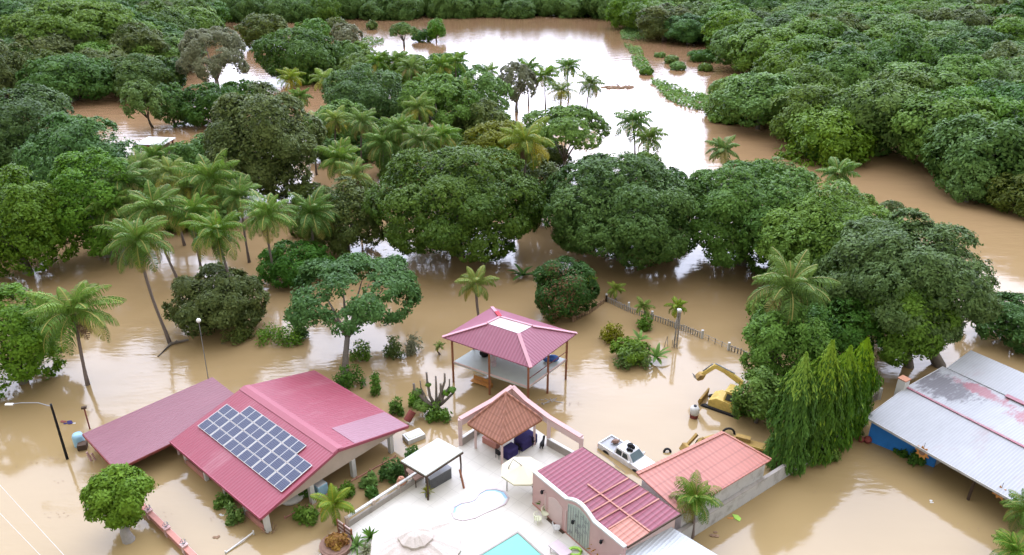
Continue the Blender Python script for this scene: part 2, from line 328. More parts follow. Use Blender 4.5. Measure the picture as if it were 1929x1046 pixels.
def crown_pts(seed, R, Rz, leaf=.3, dens=1.0, style='round', clump=.55):
    rng = np.random.default_rng(seed)
    flat = style == 'umbrella'
    nl = int((12 + R * 1.6) * (1.35 if style == 'open' else 1)); nl = max(nl, 17)
    i = np.arange(nl) + .5; zlo = -.05 if flat else (-.35 if style == 'open' else -.8)
    dz = 1 - (1 - zlo) * i / nl; dz = np.clip(dz + rng.normal(0, .07, nl), zlo, 1); ph = i * 2.39996 + rng.normal(0, .35, nl)
    rr = np.sqrt(np.maximum(0, 1 - dz ** 2)); D = np.stack([rr * np.cos(ph), rr * np.sin(ph), dz], 1)
    lr = rng.uniform(.22, .4, nl) * (.75 if style == 'open' else 1); k = 1 - lr * .85 + rng.normal(0, .05, nl)
    Lc = D * k[:, None]                                     # unit space
    m_ = int(max(5, (R * R + R * Rz) * 5.2 * dens / nl / (clump * clump) * .55))
    li = np.repeat(np.arange(nl), m_); n = len(li)
    cd = nrm(rng.normal(0, 1, (n, 3)) + D[li] * .9 + np.array([0, 0, .35]))
    cp = Lc[li] + cd * (lr[li] * rng.uniform(.82, 1.08, n))[:, None]
    keep = (np.linalg.norm(cp, axis=1) > (.42 if style != 'open' else .3)) & (cp[:, 2] > (-.15 if flat else -.92))
    cp, cd, li = cp[keep], cd[keep], li[keep]
    out_ = nrm(cd * .6 + cp * .8)
    S = np.array([R, R, Rz]); cp = cp * S
    kk = int(max(6, 2.1 * clump * clump / (leaf * leaf) * 1.9))
    ci = np.repeat(np.arange(len(cp)), kk); n = len(ci)
    g = rng.normal(0, 1, (n, 3)); o = out_[ci]; g = g - o * (np.sum(g * o, 1, keepdims=True)) * .55
    g = g * clump * .55; g[:, 2] *= .5 if flat else .8
    pos = cp[ci] + g + np.array([0, 0, 1]) * (-.12 * np.sum(g * g, 1, keepdims=True) / clump)
    nor = o * .9 + nrm(g + 1e-6) * .5 + np.array([0, 0, .45])
    rc = rng.uniform(0, 1, len(cp))[ci]; rl = rng.uniform(0, 1, nl)[li][ci]
    v = .4 * rc + .3 * rl + .3 * rng.uniform(0, 1, n)
    if style in ('dome', 'round'):                          # inner foliage that closes the crown
        nf = int(n * .3); dd = nrm(rng.normal(0, 1, (nf, 3))); rad_ = rng.uniform(.45, .86, nf)[:, None]; ip = dd * rad_; ip[:, 2] = np.maximum(ip[:, 2], -.92)
        pos = np.concatenate([pos, ip * S]); nor = np.concatenate([nor, dd + np.array([0, 0, .2])]); v = np.concatenate([v, rng.uniform(0, 1, nf)])
    return rng, pos, nor, v, Lc * S
def crown_mesh(seed, R, Rz, mat, leaf=.3, dens=1.0, style='round', clump=.55, tipf=0):
    rng, pos, nor, v, lobes = crown_pts(seed, R, Rz, leaf, dens, style, clump)
    if tipf:                                                # young leaves in patches
        q = rng.uniform(0, 1, len(v)) < tipf * np.clip(1.4 - np.linalg.norm(pos[:, :2] / R - np.array([-.15, -.55]), axis=1) * 1.8, 0, 1); v = np.where(q, 2.0, v)
    return np_mesh('crown', leaves(rng, pos, nor, leaf), 4, v, [mat]), lobes
def trunk_mb(base, top, r, lobes, rnd, spread=.8, n=6):
    mb = MB(); base, top = Vector(base), Vector(top)
    fork = base.lerp(top, .45 if (top.z - base.z) > 1 else .3)
    mid = base.lerp(fork, .5) + Vector((rnd.uniform(-.15, .15), rnd.uniform(-.15, .15), 0))
    mb.tube([base - UP * .8, base, mid, fork], [r * 1.5, r * 1.3, r, r * .9], 8)
    for i in range(n):
        tgt = top + Vector(lobes[rnd.randrange(len(lobes))]) * spread
        m1 = fork.lerp(tgt, .5) + UP * .35 * rnd.uniform(.2, 1.2)
        mb.tube([fork - UP * .1, m1, tgt], [r * .62, r * .4, r * .12], 6)
    return mb
def fit(x0, y0, x1, y1, gap):
    cx, cy = (x0 + x1) / 2, (y0 + y1) / 2; z = gap + 2
    for _ in range(12):
        p = at(cx, cy, z); s = F / depth(p.y, z); a = math.atan2(CAMH - z, p.y)
        R = (x1 - x0) / 2 / s; hh = (y1 - y0) / 2 / s
        Rz = math.sqrt(max(hh * hh - (R * math.sin(a)) ** 2, (.3 * R) ** 2)) / math.cos(a)
        Rz = min(Rz, 1.25 * R); z = z * .4 + (gap + Rz * .92) * .6
    return p, R, Rz, z
LOD = lambda y: .155 + max(0, y - 45) * .0015          # leaf size grows with distance
def tree(box, gap, mat, style, label, cat='tree', name='broadleaf_tree', trunk=None, tr=None, dens=1.0, clump=None, leaf=None, seed=None, tipf=0, bark='bark', group=None, limbs=6):
    p, R, Rz, z = fit(*box, gap); seed = seed or int(box[0] * 7 + box[1] * 13 + 5000)
    rnd = random.Random(seed); lf = leaf or min(.55, LOD(p.y)); cp_ = clump or max(.5, lf * 2.0)
    me, lobes = crown_mesh(seed, R, Rz, L[mat], lf, dens, style, cp_, tipf)
    base = at(trunk[0], trunk[1], 0) if trunk else Vector((p.x, p.y, 0))
    th = Thing(name, label, cat, base, 0, group)
    o = bpy.data.objects.new('crown', me); C.objects.link(o); o.parent = th.e; o.location = Vector((p.x, p.y, z)) - base
    th.part('trunk', trunk_mb(base, (p.x, p.y, z - Rz * .15), tr or max(.12, R * .07), lobes, rnd, .75, limbs), bark, smooth=True)
    return th
def bush(box, mat, label, gap=0, name='bush', cat='bush', dens=1.0, leaf=None, clump=None, group=None, style='round', kind=None, tipf=0):
    p, R, Rz, z = fit(*box, gap); lf = leaf or min(.5, LOD(p.y) * .9)
    me, _ = crown_mesh(int(box[0] * 3 + box[1] * 17 + 3000), R, Rz, L[mat], lf, dens, style, clump or max(.28, lf * 1.6), tipf)
    o = bpy.data.objects.new(name, me); C.objects.link(o); o.location = (p.x, p.y, z); prop(o, label, cat, group, kind); return o

def frond(rng, L_, e0, az, droop, v0, nseg=24, wid=.085, dead=False):
    """one palm leaf: a rachis with drooping leaflets; returns quads and their attribute"""
    ts = np.linspace(0, 1, nseg); e = e0 - droop * ts ** 1.25; dl = L_ / nseg
    x = np.concatenate([[0], np.cumsum(np.cos(e[:-1]) * dl)]); zz = np.concatenate([[0], np.cumsum(np.sin(e[:-1]) * dl)])
    ca, sa = math.cos(az), math.sin(az); P = np.stack([x * ca, x * sa, zz], 1)
    T = np.stack([np.cos(e) * ca, np.cos(e) * sa, np.sin(e)], 1); Sd = np.array([-sa, ca, 0.]); Nn = np.cross(T, np.tile(Sd, (nseg, 1))) * -1
    q = []; v = []
    ll = L_ * .31 * np.clip(np.sin(math.pi * (.12 + .86 * ts)), .05, 1) ** .7
    for s_ in (-1, 1):
        d = nrm(Sd * s_ * .85 + T * .45 + Nn * (.25 if not dead else -.3) + rng.normal(0, .07, (nseg, 3)))
        d2_ = nrm(Sd * s_ * .35 + T * .35 + np.array([0, 0, -.95]) + rng.normal(0, .08, (nseg, 3)))
        a = P; b = P + d * (ll * .55)[:, None]; c = b + d2_ * (ll * .5)[:, None]
        wv = T * wid
        sel = slice(2, nseg)
        q.append(np.stack([a - wv * .6, a + wv * .6, b + wv, b - wv], 1)[sel]); q.append(np.stack([b - wv, b + wv, c + wv * .25, c - wv * .25], 1)[sel])
        v += [np.full(nseg - 2, v0) + rng.uniform(-.15, .15, nseg - 2)] * 2
    wr = Sd * .05
    q.append(np.stack([P[:-1] - wr, P[:-1] + wr, P[1:] + wr * .6, P[1:] - wr * .6], 1) + np.array([0, 0, .02])); v.append(np.full(nseg - 1, 1.3))
    return np.concatenate(q).reshape(-1, 3), np.concatenate(v)
def palm_crown(seed, L_=4.2, nf=30, nseg=30, mat='palm', wid=.045, old=.2):
    rng = np.random.default_rng(seed); Q = []; V = []
    for i in range(nf):
        k = (i + .5) / nf; az = i * 2.39996 + rng.normal(0, .2); e0 = 1.5 - 1.85 * k ** 1.15 + rng.normal(0, .08); dr = .9 + .85 * k + .4 * rng.uniform()
        v0 = .75 - .5 * k + rng.uniform(-.1, .15)
        if k > 1 - old and rng.uniform() < .55: v0 = 1.6
        q, v = frond(rng, L_ * rng.uniform(.85, 1.08) * (.72 if k < .12 else 1), e0, az, min(dr, 1.9), v0, nseg, wid)
        Q.append(q); V.append(v)
    return np_mesh('crown', np.concatenate(Q), 4, np.concatenate(V), [L[mat]])
def dead_mesh(seed, L_, nf=7, mat='deadfrond'):
    rng = np.random.default_rng(seed); Q = []; V = []
    for i in range(nf):
        q, v = frond(rng, L_ * rng.uniform(.5, .8), -.9 + rng.normal(0, .15), rng.uniform(0, 6.28), .6, .5, 14, .07, True); Q.append(q); V.append(v)
    return np_mesh('dead_fronds', np.concatenate(Q), 4, np.concatenate(V), [M[mat]])
PC = [palm_crown(100 + i, 4.3) for i in range(4)]; PCY = [palm_crown(150 + i, 4.0, 22, mat='palmy', old=.45) for i in range(2)]
PCF = [palm_crown(200 + i, 4.3, 20, 15, wid=.13) for i in range(3)]; PCS = [palm_crown(250 + i, 3.9, 13, 24, wid=.08, old=.1, mat='palmy') for i in range(2)]
DF = [dead_mesh(300 + i, 4.0) for i in range(2)]
cocomb = MB()
for i in range(9):
    a = i * .7; cocomb.ball((.32 * math.cos(a), .32 * math.sin(a), -.25 - .12 * (i % 3)), .14, 8)
COCO = mk('coconuts', cocomb, 'coco', smooth=True).data; bpy.data.objects.remove(bpy.data.objects['coconuts'])
def palm(cx, cy, base=None, h=9.0, size=1.0, kind='n', label='', tr=.15, seed=None, lean=0, group='coconut palms standing in the flood'):
    seed = seed or int(cx * 3 + cy); rnd = random.Random(seed)
    if kind != 's' and size > .6: size *= 1.13
    h *= 1.15
    if base: b_ = at(*base, 0); y = b_.y; z = zat(y, cy); top = Vector((xat(y, z, cx), y, z))
    else: top = at(cx, cy, h); b_ = Vector((top.x + rnd.uniform(-.8, .8) + lean, top.y + rnd.uniform(-.5, .5), 0))
    th = Thing('palm_tree', label, 'palm tree', b_, 0, group)
    bow = Vector((rnd.uniform(-.4, .4), 0, 0)); pts = []
    for i in range(9):
        k = i / 8; pts.append(b_.lerp(top, k) + bow * math.sin(math.pi * k) * .9 - UP * (.8 if i == 0 else 0) + (Vector((top.x - b_.x, 0, 0)) * .08 * math.sin(math.pi * k)))
    th.part('trunk', MB().tube(pts, [tr * 1.7, tr * 1.25] + [tr] * 5 + [tr * .95, tr * 1.1], 8), 'palmbark', smooth=True)
    src = {'n': PC, 'y': PCY, 'f': PCF, 's': PCS}[kind]
    def add(nm, me, sc):
        o = bpy.data.objects.new(nm, me); C.objects.link(o); o.parent = th.e; o.location = top - b_; o.rotation_euler = (rnd.uniform(-.08, .08), rnd.uniform(-.08, .08), rnd.uniform(0, 6.28)); o.scale = (sc,) * 3
    add('crown', src[seed % len(src)], size)
    if kind in 'ny': add('dead_fronds', DF[seed % 2], size * .9); add('coconuts', COCO, size)
    return th
def fan_plant(p, n, ln, wd, mat, label, name='leafy_plant', cat='plant', e=(1.3, .3), droop=1.0, seed=1, group=None, stem=0, parent=None):
    rng = np.random.default_rng(seed); Q = []; V = []
    for i in range(n):
        k = (i + .5) / n; az = i * 2.4 + rng.normal(0, .2); e0 = e[0] + (e[1] - e[0]) * k; lk = ln * rng.uniform(.75, 1.1)
        seg = 5; ts = np.linspace(0, 1, seg + 1); ee = e0 - droop * ts; x = np.concatenate([[0], np.cumsum(np.cos(ee[:-1]) * lk / seg)]); z = stem + np.concatenate([[0], np.cumsum(np.sin(ee[:-1]) * lk / seg)])
        P = np.stack([x * math.cos(az), x * math.sin(az), z], 1); S_ = np.array([-math.sin(az), math.cos(az), 0]); ww = wd * np.sin(math.pi * np.clip(ts * .9 + .08, 0, 1)) ** .7
        A = P - S_ * ww[:, None] / 2; B = P + S_ * ww[:, None] / 2
        Q.append(np.stack([A[:-1], B[:-1], B[1:], A[1:]], 1).reshape(-1, 3)); V.append(np.full(seg, rng.uniform(.1, 1)))
    me = np_mesh(name, np.concatenate(Q), 4, np.concatenate(V), [L[mat]]); o = bpy.data.objects.new(name, me); C.objects.link(o); o.location = p
    if parent is None: prop(o, label, cat, group)
    else: o.parent = parent; o.location = Vector(p)
    return o

# ------------------------------------------------------------------ ground and water
mb = MB().face([(-1600, -300, -2.5), (1600, -300, -2.5), (1600, 2000, -2.5), (-1600, 2000, -2.5)])
prop(mk('ground', mb, 'floor'), kind='structure')
mb = MB().face([(-1600, -300, 0), (1600, -300, 0), (1600, 2000, 0), (-1600, 2000, 0)])
prop(mk('flood_water', mb, 'water'), kind='structure')
#--BUILD--
# ------------------------------------------------------------------ forests on the far banks
def inside(p, poly):
    c = False; j = len(poly) - 1
    for i in range(len(poly)):
        a, b = poly[i], poly[j]
        if (a.y > p[1]) != (b.y > p[1]) and p[0] < (b.x - a.x) * (p[1] - a.y) / (b.y - a.y) + a.x: c = not c
        j = i
    return c
RIGHT = [at(*q) for q in ((1135, 40), (1180, 58), (1215, 84), (1300, 98), (1345, 120), (1420, 145), (1430, 185), (1375, 222), (1410, 248), (1450, 270), (1510, 294), (1600, 318), (1680, 334), (1770, 352), (1800, 384), (1860, 392), (1929, 412), (2200, 480), (2600, 300), (2500, -12), (1135, -12))]
FARB = [at(*q) for q in ((-700, 60), (-300, 22), (300, 20), (420, 46), (560, 44), (740, 40), (900, 33), (1135, 40), (1135, -12), (-900, -12))]
LEFT = [at(*q) for q in ((-300, 190), (-60, 178), (60, 182), (140, 182), (200, 186), (330, 180), (345, 130), (330, 100), (420, 52), (300, 22), (-300, 24))]
KIND = {'green': 'mid green', 'dark': 'deep green', 'mango': 'blue-green', 'bright': 'yellow-green', 'brown': 'brownish green'}
FC = {}
for i, k in enumerate(('green', 'green', 'dark', 'mango', 'bright', 'brown')):
    for j in range(2):
        FC.setdefault(k, []).append(crown_mesh(900 + i * 10 + j, 8, (6.6, 5.4)[j], L[k], .36, 1.05, 'dome', (1.1, .9)[j]))
trunkF = trunk_mb((0, 0, 0), (0, 0, 5), .35, [(4, 0, 2), (-3, 3, 2), (0, -4, 2), (-2, -3, 3)], random.Random(4), .8, 5)
TRF = mk('trunk', trunkF, 'bark', smooth=True).data; bpy.data.objects.remove(bpy.data.objects['trunk'])
rs = random.Random(77); spots = []
def scatter(poly, tag_, smin, smax, y0, y1):
    y = y0
    while y < y1:
        s = smin + (smax - smin) * min(1, max(0, (y - 110) / 200)); xm = max(60, .78 * y + 30); x = -xm + rs.uniform(0, s)
        while x < xm:
            p = (x + rs.uniform(-.3, .3) * s, y + rs.uniform(-.3, .3) * s)
            if inside(p, poly) and inside((p[0], p[1] - s * .3), poly): spots.append((p[0], p[1], s, tag_))
            x += s
        y += s * .82
scatter(RIGHT, 'r', 12, 18.5, 80, 520); scatter(FARB, 'f', 12, 14, 300, 520); scatter(LEFT, 'l', 11, 15, 150, 420)
spots.sort(key=lambda q: math.hypot(q[0], q[1]))
LB = {'r': ('{} broad-crowned tree packed in the dense forest on the right bank of the river', 'trees of the forest on the right bank'),
      'f': ('{} tree in the continuous forest along the far end of the river', 'trees of the forest beyond the river bend'),
      'l': ('{} spreading tree in the woods on the far left side of the flood', 'trees of the woods on the far left')}
stuffQ = []; stuffV = []
for i, (x, y, s, g) in enumerate(spots):
    k = rs.choices(('green', 'dark', 'mango', 'bright', 'brown'), ((5, 2, 2, 3, 1) if g == 'r' else (4, 3, 2, 1, 2)))[0]
    me, lob = rs.choice(FC[k]); sc = s / 13.2 * rs.uniform(.92, 1.22); hz = rs.uniform(.85, 1.25) * (sc ** .5) * .95; zc = 3.6 * hz + rs.uniform(0, 4.2)
    if g == 'f': hz *= 1.2; zc += 1.5
    edge = not inside((x, y - s * .9), RIGHT if g == 'r' else FARB if g == 'f' else LEFT)
    if edge: zc = 3.3 * hz
    if i < 285:
        e = bpy.data.objects.new('forest_tree', None); C.objects.link(e); e.location = (x, y, 0); e.rotation_euler = (0, 0, rs.uniform(0, 6.28))
        prop(e, LB[g][0].format(KIND[k]), 'tree', LB[g][1] + ', ' + KIND[k])
        o = bpy.data.objects.new('crown', me); C.objects.link(o); o.parent = e; o.location = (0, 0, zc); o.scale = (sc, sc * rs.uniform(.9, 1.1), hz)
        o = bpy.data.objects.new('trunk', TRF); C.objects.link(o); o.parent = e; o.scale = (sc, sc, zc / 5)
    else:
        co = np.empty(len(me.vertices) * 3, np.float32); me.vertices.foreach_get('co', co); co = co.reshape(-1, 3)
        a = rs.uniform(0, 6.28); rot = np.array([[math.cos(a), -math.sin(a), 0], [math.sin(a), math.cos(a), 0], [0, 0, 1]])
        stuffQ.append((co * np.array([sc, sc, hz])) @ rot.T + np.array([x, y, zc])); at_ = np.empty(len(me.polygons), np.float32); me.attributes['v'].data.foreach_get('value', at_); stuffV.append(at_ * .9 + rs.uniform(-.15, .15))
if stuffQ:
    o = bpy.data.objects.new('distant_forest', np_mesh('distant_forest', np.concatenate(stuffQ), 4, np.concatenate(stuffV), [L['green']])); C.objects.link(o)
    prop(o, 'far edge of the green forest that closes off the horizon', 'forest', kind='stuff')
print('forest spots', len(spots))

# ------------------------------------------------------------------ marsh plants and islets in the river
def mat_patch(pts, n, h, label, name='marsh_grass', leaf=.45, seed=3, mat='grass'):
    rng = np.random.default_rng(seed); P = [at(*q) for q in pts]; xs = [p.x for p in P]; ys = [p.y for p in P]; out_ = []
    while len(out_) < n:
        c = rng.uniform((min(xs), min(ys)), (max(xs), max(ys)), (400, 2)); out_ += [q for q in c if inside(q, P)]
    c = np.array(out_[:n]); bl = .5 + .5 * np.sin(c[:, 0] * .9 + np.cos(c[:, 1] * .5) * 2) * np.cos(c[:, 1] * .35); z = rng.uniform(.02, 1, n) * h * (.35 + .65 * bl)
    pos = np.column_stack([c, z]); v = .5 * bl + .5 * rng.uniform(0, 1, n)
    o = bpy.data.objects.new(name, np_mesh(name, leaves(rng, pos, np.tile([0, -.2, 1.], (n, 1)), leaf, .5, .5), 4, v, [L[mat]])); C.objects.link(o); prop(o, label, 'marsh plants', kind='stuff')
mat_patch([(1222, 152), (1262, 160), (1300, 178), (1340, 180), (1385, 170), (1425, 178), (1440, 205), (1385, 215), (1330, 210), (1300, 206), (1262, 192), (1240, 172)], 3800, 1.6, 'bright green floating plants along the tip of the right riverbank')
mat_patch([(1168, 62), (1185, 52), (1212, 58), (1222, 72), (1190, 78), (1170, 74)], 1500, 1.8, 'bright green clump of marsh plants below the forest at the river bend', seed=4)
mat_patch([(1174, 84), (1206, 92), (1212, 102), (1190, 104)], 500, 1.4, 'ragged green plant strip at the edge of the shallow inlet', seed=5)
mat_patch([(1190, 108), (1212, 106), (1226, 126), (1228, 138), (1205, 136), (1192, 124)], 700, 1.2, 'pale green reeds between the river and the shallow inlet', seed=6)
mat_patch([(665, 76), (690, 72), (724, 74), (724, 84), (690, 92), (668, 92)], 700, 1.4, 'reeds and shrubs on a drowned islet left of the wide river', seed=7, mat='green')
for b_, mt, lb in (((1235, 100, 1252, 108), 'grass', 'small bright clump in the middle of the shallow inlet'), ((1253, 105, 1278, 120), 'green', 'small green bush on the left of the shallow inlet'), ((1264, 117, 1292, 132), 'grass', 'pale grassy tuft at the lower middle of the inlet'),
                  ((1317, 120, 1342, 134), 'green', 'round green bush alone on the right of the inlet'), ((1294, 95, 1350, 116), 'dark', 'dark low bush at the foot of the forest beside the inlet'), ((1205, 128, 1230, 141), 'green', 'green bush at the sharp tip of the reed strip'),
                  ((690, 40, 710, 56), 'green', 'small round bush standing alone in the far brown water'), ((775, 55, 815, 79), 'dark', 'low dark bush between two small river trees'), ((1335, 212, 1390, 232), 'grass', 'low green bush touching the water at the right bank edge')):
    bush(b_, mt, lb)
for b_, mt, lb in (((1335, 150, 1405, 206), 'green', 'dense green shrub mass at the base of the marshy point'), ((1385, 140, 1450, 212), 'dark', 'taller shrub mass where the marshy point meets the forest')):
    bush(b_, mt, lb)
mb = MB(); r_ = random.Random(5)
for i in range(26):
    p = at(r_.uniform(1138, 1190), r_.uniform(162, 169)); q = p + Vector((r_.uniform(-2, 2), r_.uniform(-1, 1), r_.uniform(.1, .8))); mb.tube([p - UP * .1, q], [.12, .06], 5)
for i in range(14): mb.ball(at(1136 + i * 4, 165 + r_.uniform(-2, 2)), r_.uniform(.5, .9), 8, 0, (1.3, 1, .5))
single('driftwood_raft', 'brown raft of driftwood floating in the bright river', 'driftwood', mb, 'debris', at(1163, 166))

# ------------------------------------------------------------------ trees one by one
T = tree
# left background
T((30, 5, 255, 125), 2.5, 'green', 'umbrella', 'huge umbrella-shaped tree with a pale feathery top, upper left', clump=.9)
T((-80, 5, 75, 115), 2, 'dark', 'umbrella', 'umbrella-shaped tree cut by the left edge of the view, top corner')
T((205, 48, 322, 135), 2, 'brown', 'round', 'brownish rounded tree between the umbrella tree and the grey leafless one')
T((340, 52, 462, 170), 1.5, 'grey', 'open', 'grey half-bare tree with a fine haze of twigs by the far channel', dens=1.5, leaf=.24, clump=.6, bark='palebark')
T((245, 10, 360, 90), 1, 'green', 'dome', 'green tree behind the brownish rounded tree')
T((310, 20, 420, 80), 1, 'bright', 'dome', 'light green tree above the grey half-bare tree')
T((-60, 80, 50, 185), .5, 'brown', 'dome', 'olive tree at the left edge below the umbrella trees')
T((45, 105, 215, 192), .3, 'dark', 'dome', 'wide dark tree below the umbrella tree at the edge of the flooded clearing')
T((200, 108, 330, 187), .3, 'mango', 'dome', 'dark blue-green tree at the head of the flooded clearing')
T((295, 115, 352, 175), .3, 'dark', 'dome', 'small dark tree left of the grey half-bare tree')
T((234, 152, 303, 240), 1.8, 'bright', 'open', 'light green tree with a thin visible trunk standing in the flooded clearing', trunk=(287, 240), tr=.25, dens=1.3)
T((288, 160, 358, 238), .2, 'mango', 'dome', 'dark tree right beside the light green tree in the clearing')
T((340, 160, 455, 238), .2, 'dark', 'dome', 'deep green wide tree lining the right side of the clearing')
T((415, 152, 495, 196), .3, 'dark', 'dome', 'low dark tree between the clearing and the coconut grove')
T((485, 56, 640, 150), .8, 'dark', 'dome', 'broad dark tree beside the bright gap of the far channel', trunk=(580, 148))
T((600, 80, 690, 140), .5, 'green', 'dome', 'green tree at the right shoulder of the broad dark tree')
T((448, 28, 545, 88), .5, 'brown', 'dome', 'olive-brown tree on the drowned strip of the far channel')
T((556, 36, 622, 78), .5, 'bright', 'dome', 'light green low tree on the far channel strip')
T((612, 34, 655, 70), .4, 'brown', 'dome', 'small brownish tree on the far channel strip')
T((625, 45, 682, 92), .4, 'grey', 'dome', 'rounded greyish tree at the right end of the far channel strip')
T((734, 43, 786, 84), .8, 'green', 'umbrella', 'flat-topped small tree standing in the wide river', leaf=.35)
T((803, 37, 840, 74), 1.2, 'bright', 'round', 'small bright round tree alone in the wide river', leaf=.35)
# left middle
T((-110, 162, 150, 345), 1, 'dark', 'dome', 'big dark green tree cut by the left edge beside the flooded clearing', clump=.8)
T((55, 215, 252, 400), 1, 'dark', 'dome', 'dark green tree sloping down to the drowned shelter', clump=.8)
T((92, 285, 272, 490), .6, 'bright', 'dome', 'bright green tree left of the coconut grove, touching the water', tipf=.15)
T((-80, 320, 130, 528), .3, 'green', 'dome', 'yellowish green tree on the left edge above the lone coconut palm')
T((-80, 545, 115, 738), .3, 'green', 'dome', 'dense round tree cut by the left edge behind the lone coconut palm')
T((388, 168, 605, 378), 1, 'brown', 'dome', 'tall olive-brown tree standing over the left coconut grove', dens=1.6)
T((316, 256, 425, 325), .5, 'mango', 'dome', 'small round tree beside the drowned white-roofed shelter')
T((572, 342, 722, 482), .3, 'brown', 'dome', 'dark greyish tree at the left side of the swirling pale water')
T((486, 452, 622, 538), .1, 'dark', 'dome', 'low dark bush-like tree under the two right palms of the grove')
T((318, 495, 498, 632), .2, 'brown', 'dome', 'brown-green mango tree standing low in the water near the globe lamp', dens=1.3)
# middle
T((526, 474, 792, 625), 3.7, 'dark', 'open', 'tree with a tall bare trunk and open spreading crown behind the solar-roofed house', trunk=(650, 703), tr=.3, dens=1.1, clump=.55, limbs=9)
T((600, 128, 770, 250), .6, 'mango', 'dome', 'dark blue-green mango tree amid the palms of the middle grove')
T((640, 96, 740, 170), .5, 'green', 'dome', 'green tree behind the dark mango in the middle grove')
T((720, 105, 830, 190), .5, 'green', 'dome', 'green tree at the rear of the middle grove by the river')
T((790, 100, 890, 175), .5, 'dark', 'dome', 'dark tree at the riverside edge of the middle grove')
T((750, 145, 900, 275), .6, 'bright', 'open', 'light green airy tree in the heart of the middle grove', dens=1.3)
T((840, 130, 960, 235), .5, 'green', 'dome', 'rounded green tree sloping down to the river in the middle grove')
T((850, 185, 960, 275), .4, 'brown', 'dome', 'dull brownish tree left of the tall spreading riverside tree')
T((935, 118, 1012, 210), .6, 'grey', 'open', 'sparse greyish tree between the riverside palms', dens=1.3, leaf=.26, bark='palebark')
T((868, 228, 995, 330), .8, 'yellow', 'open', 'yellow-green tree behind the large central mango', dens=1.4)
T((975, 203, 1155, 312), 3.0, 'green', 'umbrella', 'wide spreading airy tree against the white river', dens=1.0, tr=.3)
T((965, 290, 1065, 425), .4, 'brown', 'dome', 'dull green tree behind the tallest central palm')
T((590, 190, 700, 290), .4, 'green', 'dome', 'green tree filling the gap between the palms left of the middle grove')
T((690, 215, 800, 330), .3, 'green', 'dome', 'green undergrowth tree between two palms of the middle grove')
T((790, 240, 880, 320), .3, 'green', 'dome', 'green tree at the top left shoulder of the large central mango')
T((698, 273, 1020, 492), .8, 'mango', 'dome', 'large central mango tree with a dome crown and paler patches', tipf=0, dens=1.15)
T((1018, 288, 1335, 502), .8, 'mango', 'dome', 'largest mango tree right of centre with a dense broccoli-like crown', dens=1.2)
T((1270, 302, 1548, 508), .8, 'mango', 'dome', 'spreading mango with gaps showing white water beneath', dens=1.35)
T((1425, 358, 1700, 560), 1.5, 'green', 'dome', 'wide green tree right of the spreading mango', dens=1.1)
T((1550, 405, 1866, 645), 3.2, 'mango', 'dome', 'massive dome tree at the bend of the brown river on the right', trunk=(1770, 690), tr=.5, dens=1.25)
T((1635, 512, 1790, 690), 2.2, 'green', 'dome', 'lower green lobe-shaped tree in front of the massive dome tree', trunk=(1712, 690), tr=.4, dens=1.2)
T((1400, 568, 1560, 745), .3, 'green', 'dome', 'mid green tree below the broad palm and behind the weeping row')
T((1386, 690, 1478, 808), .2, 'green', 'dome', 'ragged green tree overhanging the yellow excavator')
T((1500, 560, 1650, 700), .8, 'dark', 'dome', 'dark tree in the shade behind the weeping row')
T((1836, 550, 2010, 660), .2, 'dark', 'dome', 'round dark tree alone at the right edge of the view')
T((1652, 378, 1702, 425), .8, 'brown', 'open', 'small brownish tree peeping over the river side of the dome trees')
T((1420, 300, 1500, 360), .8, 'green', 'dome', 'small tree rising over the mangoes next to the riverside palm')
T((1540, 352, 1650, 430), 1, 'green', 'dome', 'rounded tree beneath the lone riverside palm on the right')
T((1790, 305, 1872, 385), .1, 'bright', 'dome', 'light green tree leaning out from the right bank')
T((1868, 325, 1990, 408), .1, 'brown', 'dome', 'greyish green tree on the right bank at the edge of the view')
T((1503, 245, 1600, 302), .1, 'dark', 'dome', 'low dark tree at the waterline of the right bank')
# undergrowth trees filling the groves
def fill(poly_px, n, mats, lab, grp, seed, r0=2.6, r1=4.2):
    rr_ = random.Random(seed); poly = [at(*q) for q in poly_px]; xs = [p.x for p in poly]; ys = [p.y for p in poly]; k = 0; done = []
    while k < n:
        x, y = rr_.uniform(min(xs), max(xs)), rr_.uniform(min(ys), max(ys))
        if not inside((x, y), poly) or any(math.hypot(x - a, y - b) < 3.4 for a, b in done): continue
        done.append((x, y)); R = rr_.uniform(r0, r1); Rz = R * rr_.uniform(.6, .85); zc = Rz * .9; mt = rr_.choice(mats)
        me, lob = crown_mesh(seed * 100 + k, R, Rz, L[mt], LOD(y), 1.2, 'dome', max(.5, LOD(y) * 2))
        th = Thing('understorey_tree', lab.format(KIND.get(mt, 'greyish')), 'tree', (x, y, 0), 0, grp + ', ' + KIND.get(mt, 'greyish')); o = bpy.data.objects.new('crown', me); C.objects.link(o); o.parent = th.e; o.location = (0, 0, zc)
        th.part('trunk', MB().tube([(x, y, -.8), (x, y, zc * .6), (x + .3, y, zc * 1.2)], [.2, .14, .05], 6), 'bark'); k += 1
fill(((560, 330), (590, 250), (640, 190), (780, 165), (900, 210), (960, 260), (1080, 312), (1010, 335), (880, 345), (740, 345), (700, 300), (610, 320)), 34, ('green', 'dark', 'bright', 'green', 'brown'), 'low {} understorey tree between the palms of the middle grove', 'understorey of the middle grove', 11)
fill(((130, 450), (190, 350), (260, 330), (400, 340), (480, 400), (500, 425), (430, 432), (300, 430)), 13, ('green', 'dark', 'bright'), 'low {} understorey tree between the palms of the left grove', 'understorey of the left grove', 12)
fill(((0, 160), (60, 140), (200, 140), (330, 140), (330, 165), (200, 165), (60, 170)), 10, ('dark', 'green', 'brown'), 'low {} understorey tree at the edge of the far left woods', 'understorey of the far left woods', 13, 4, 6)
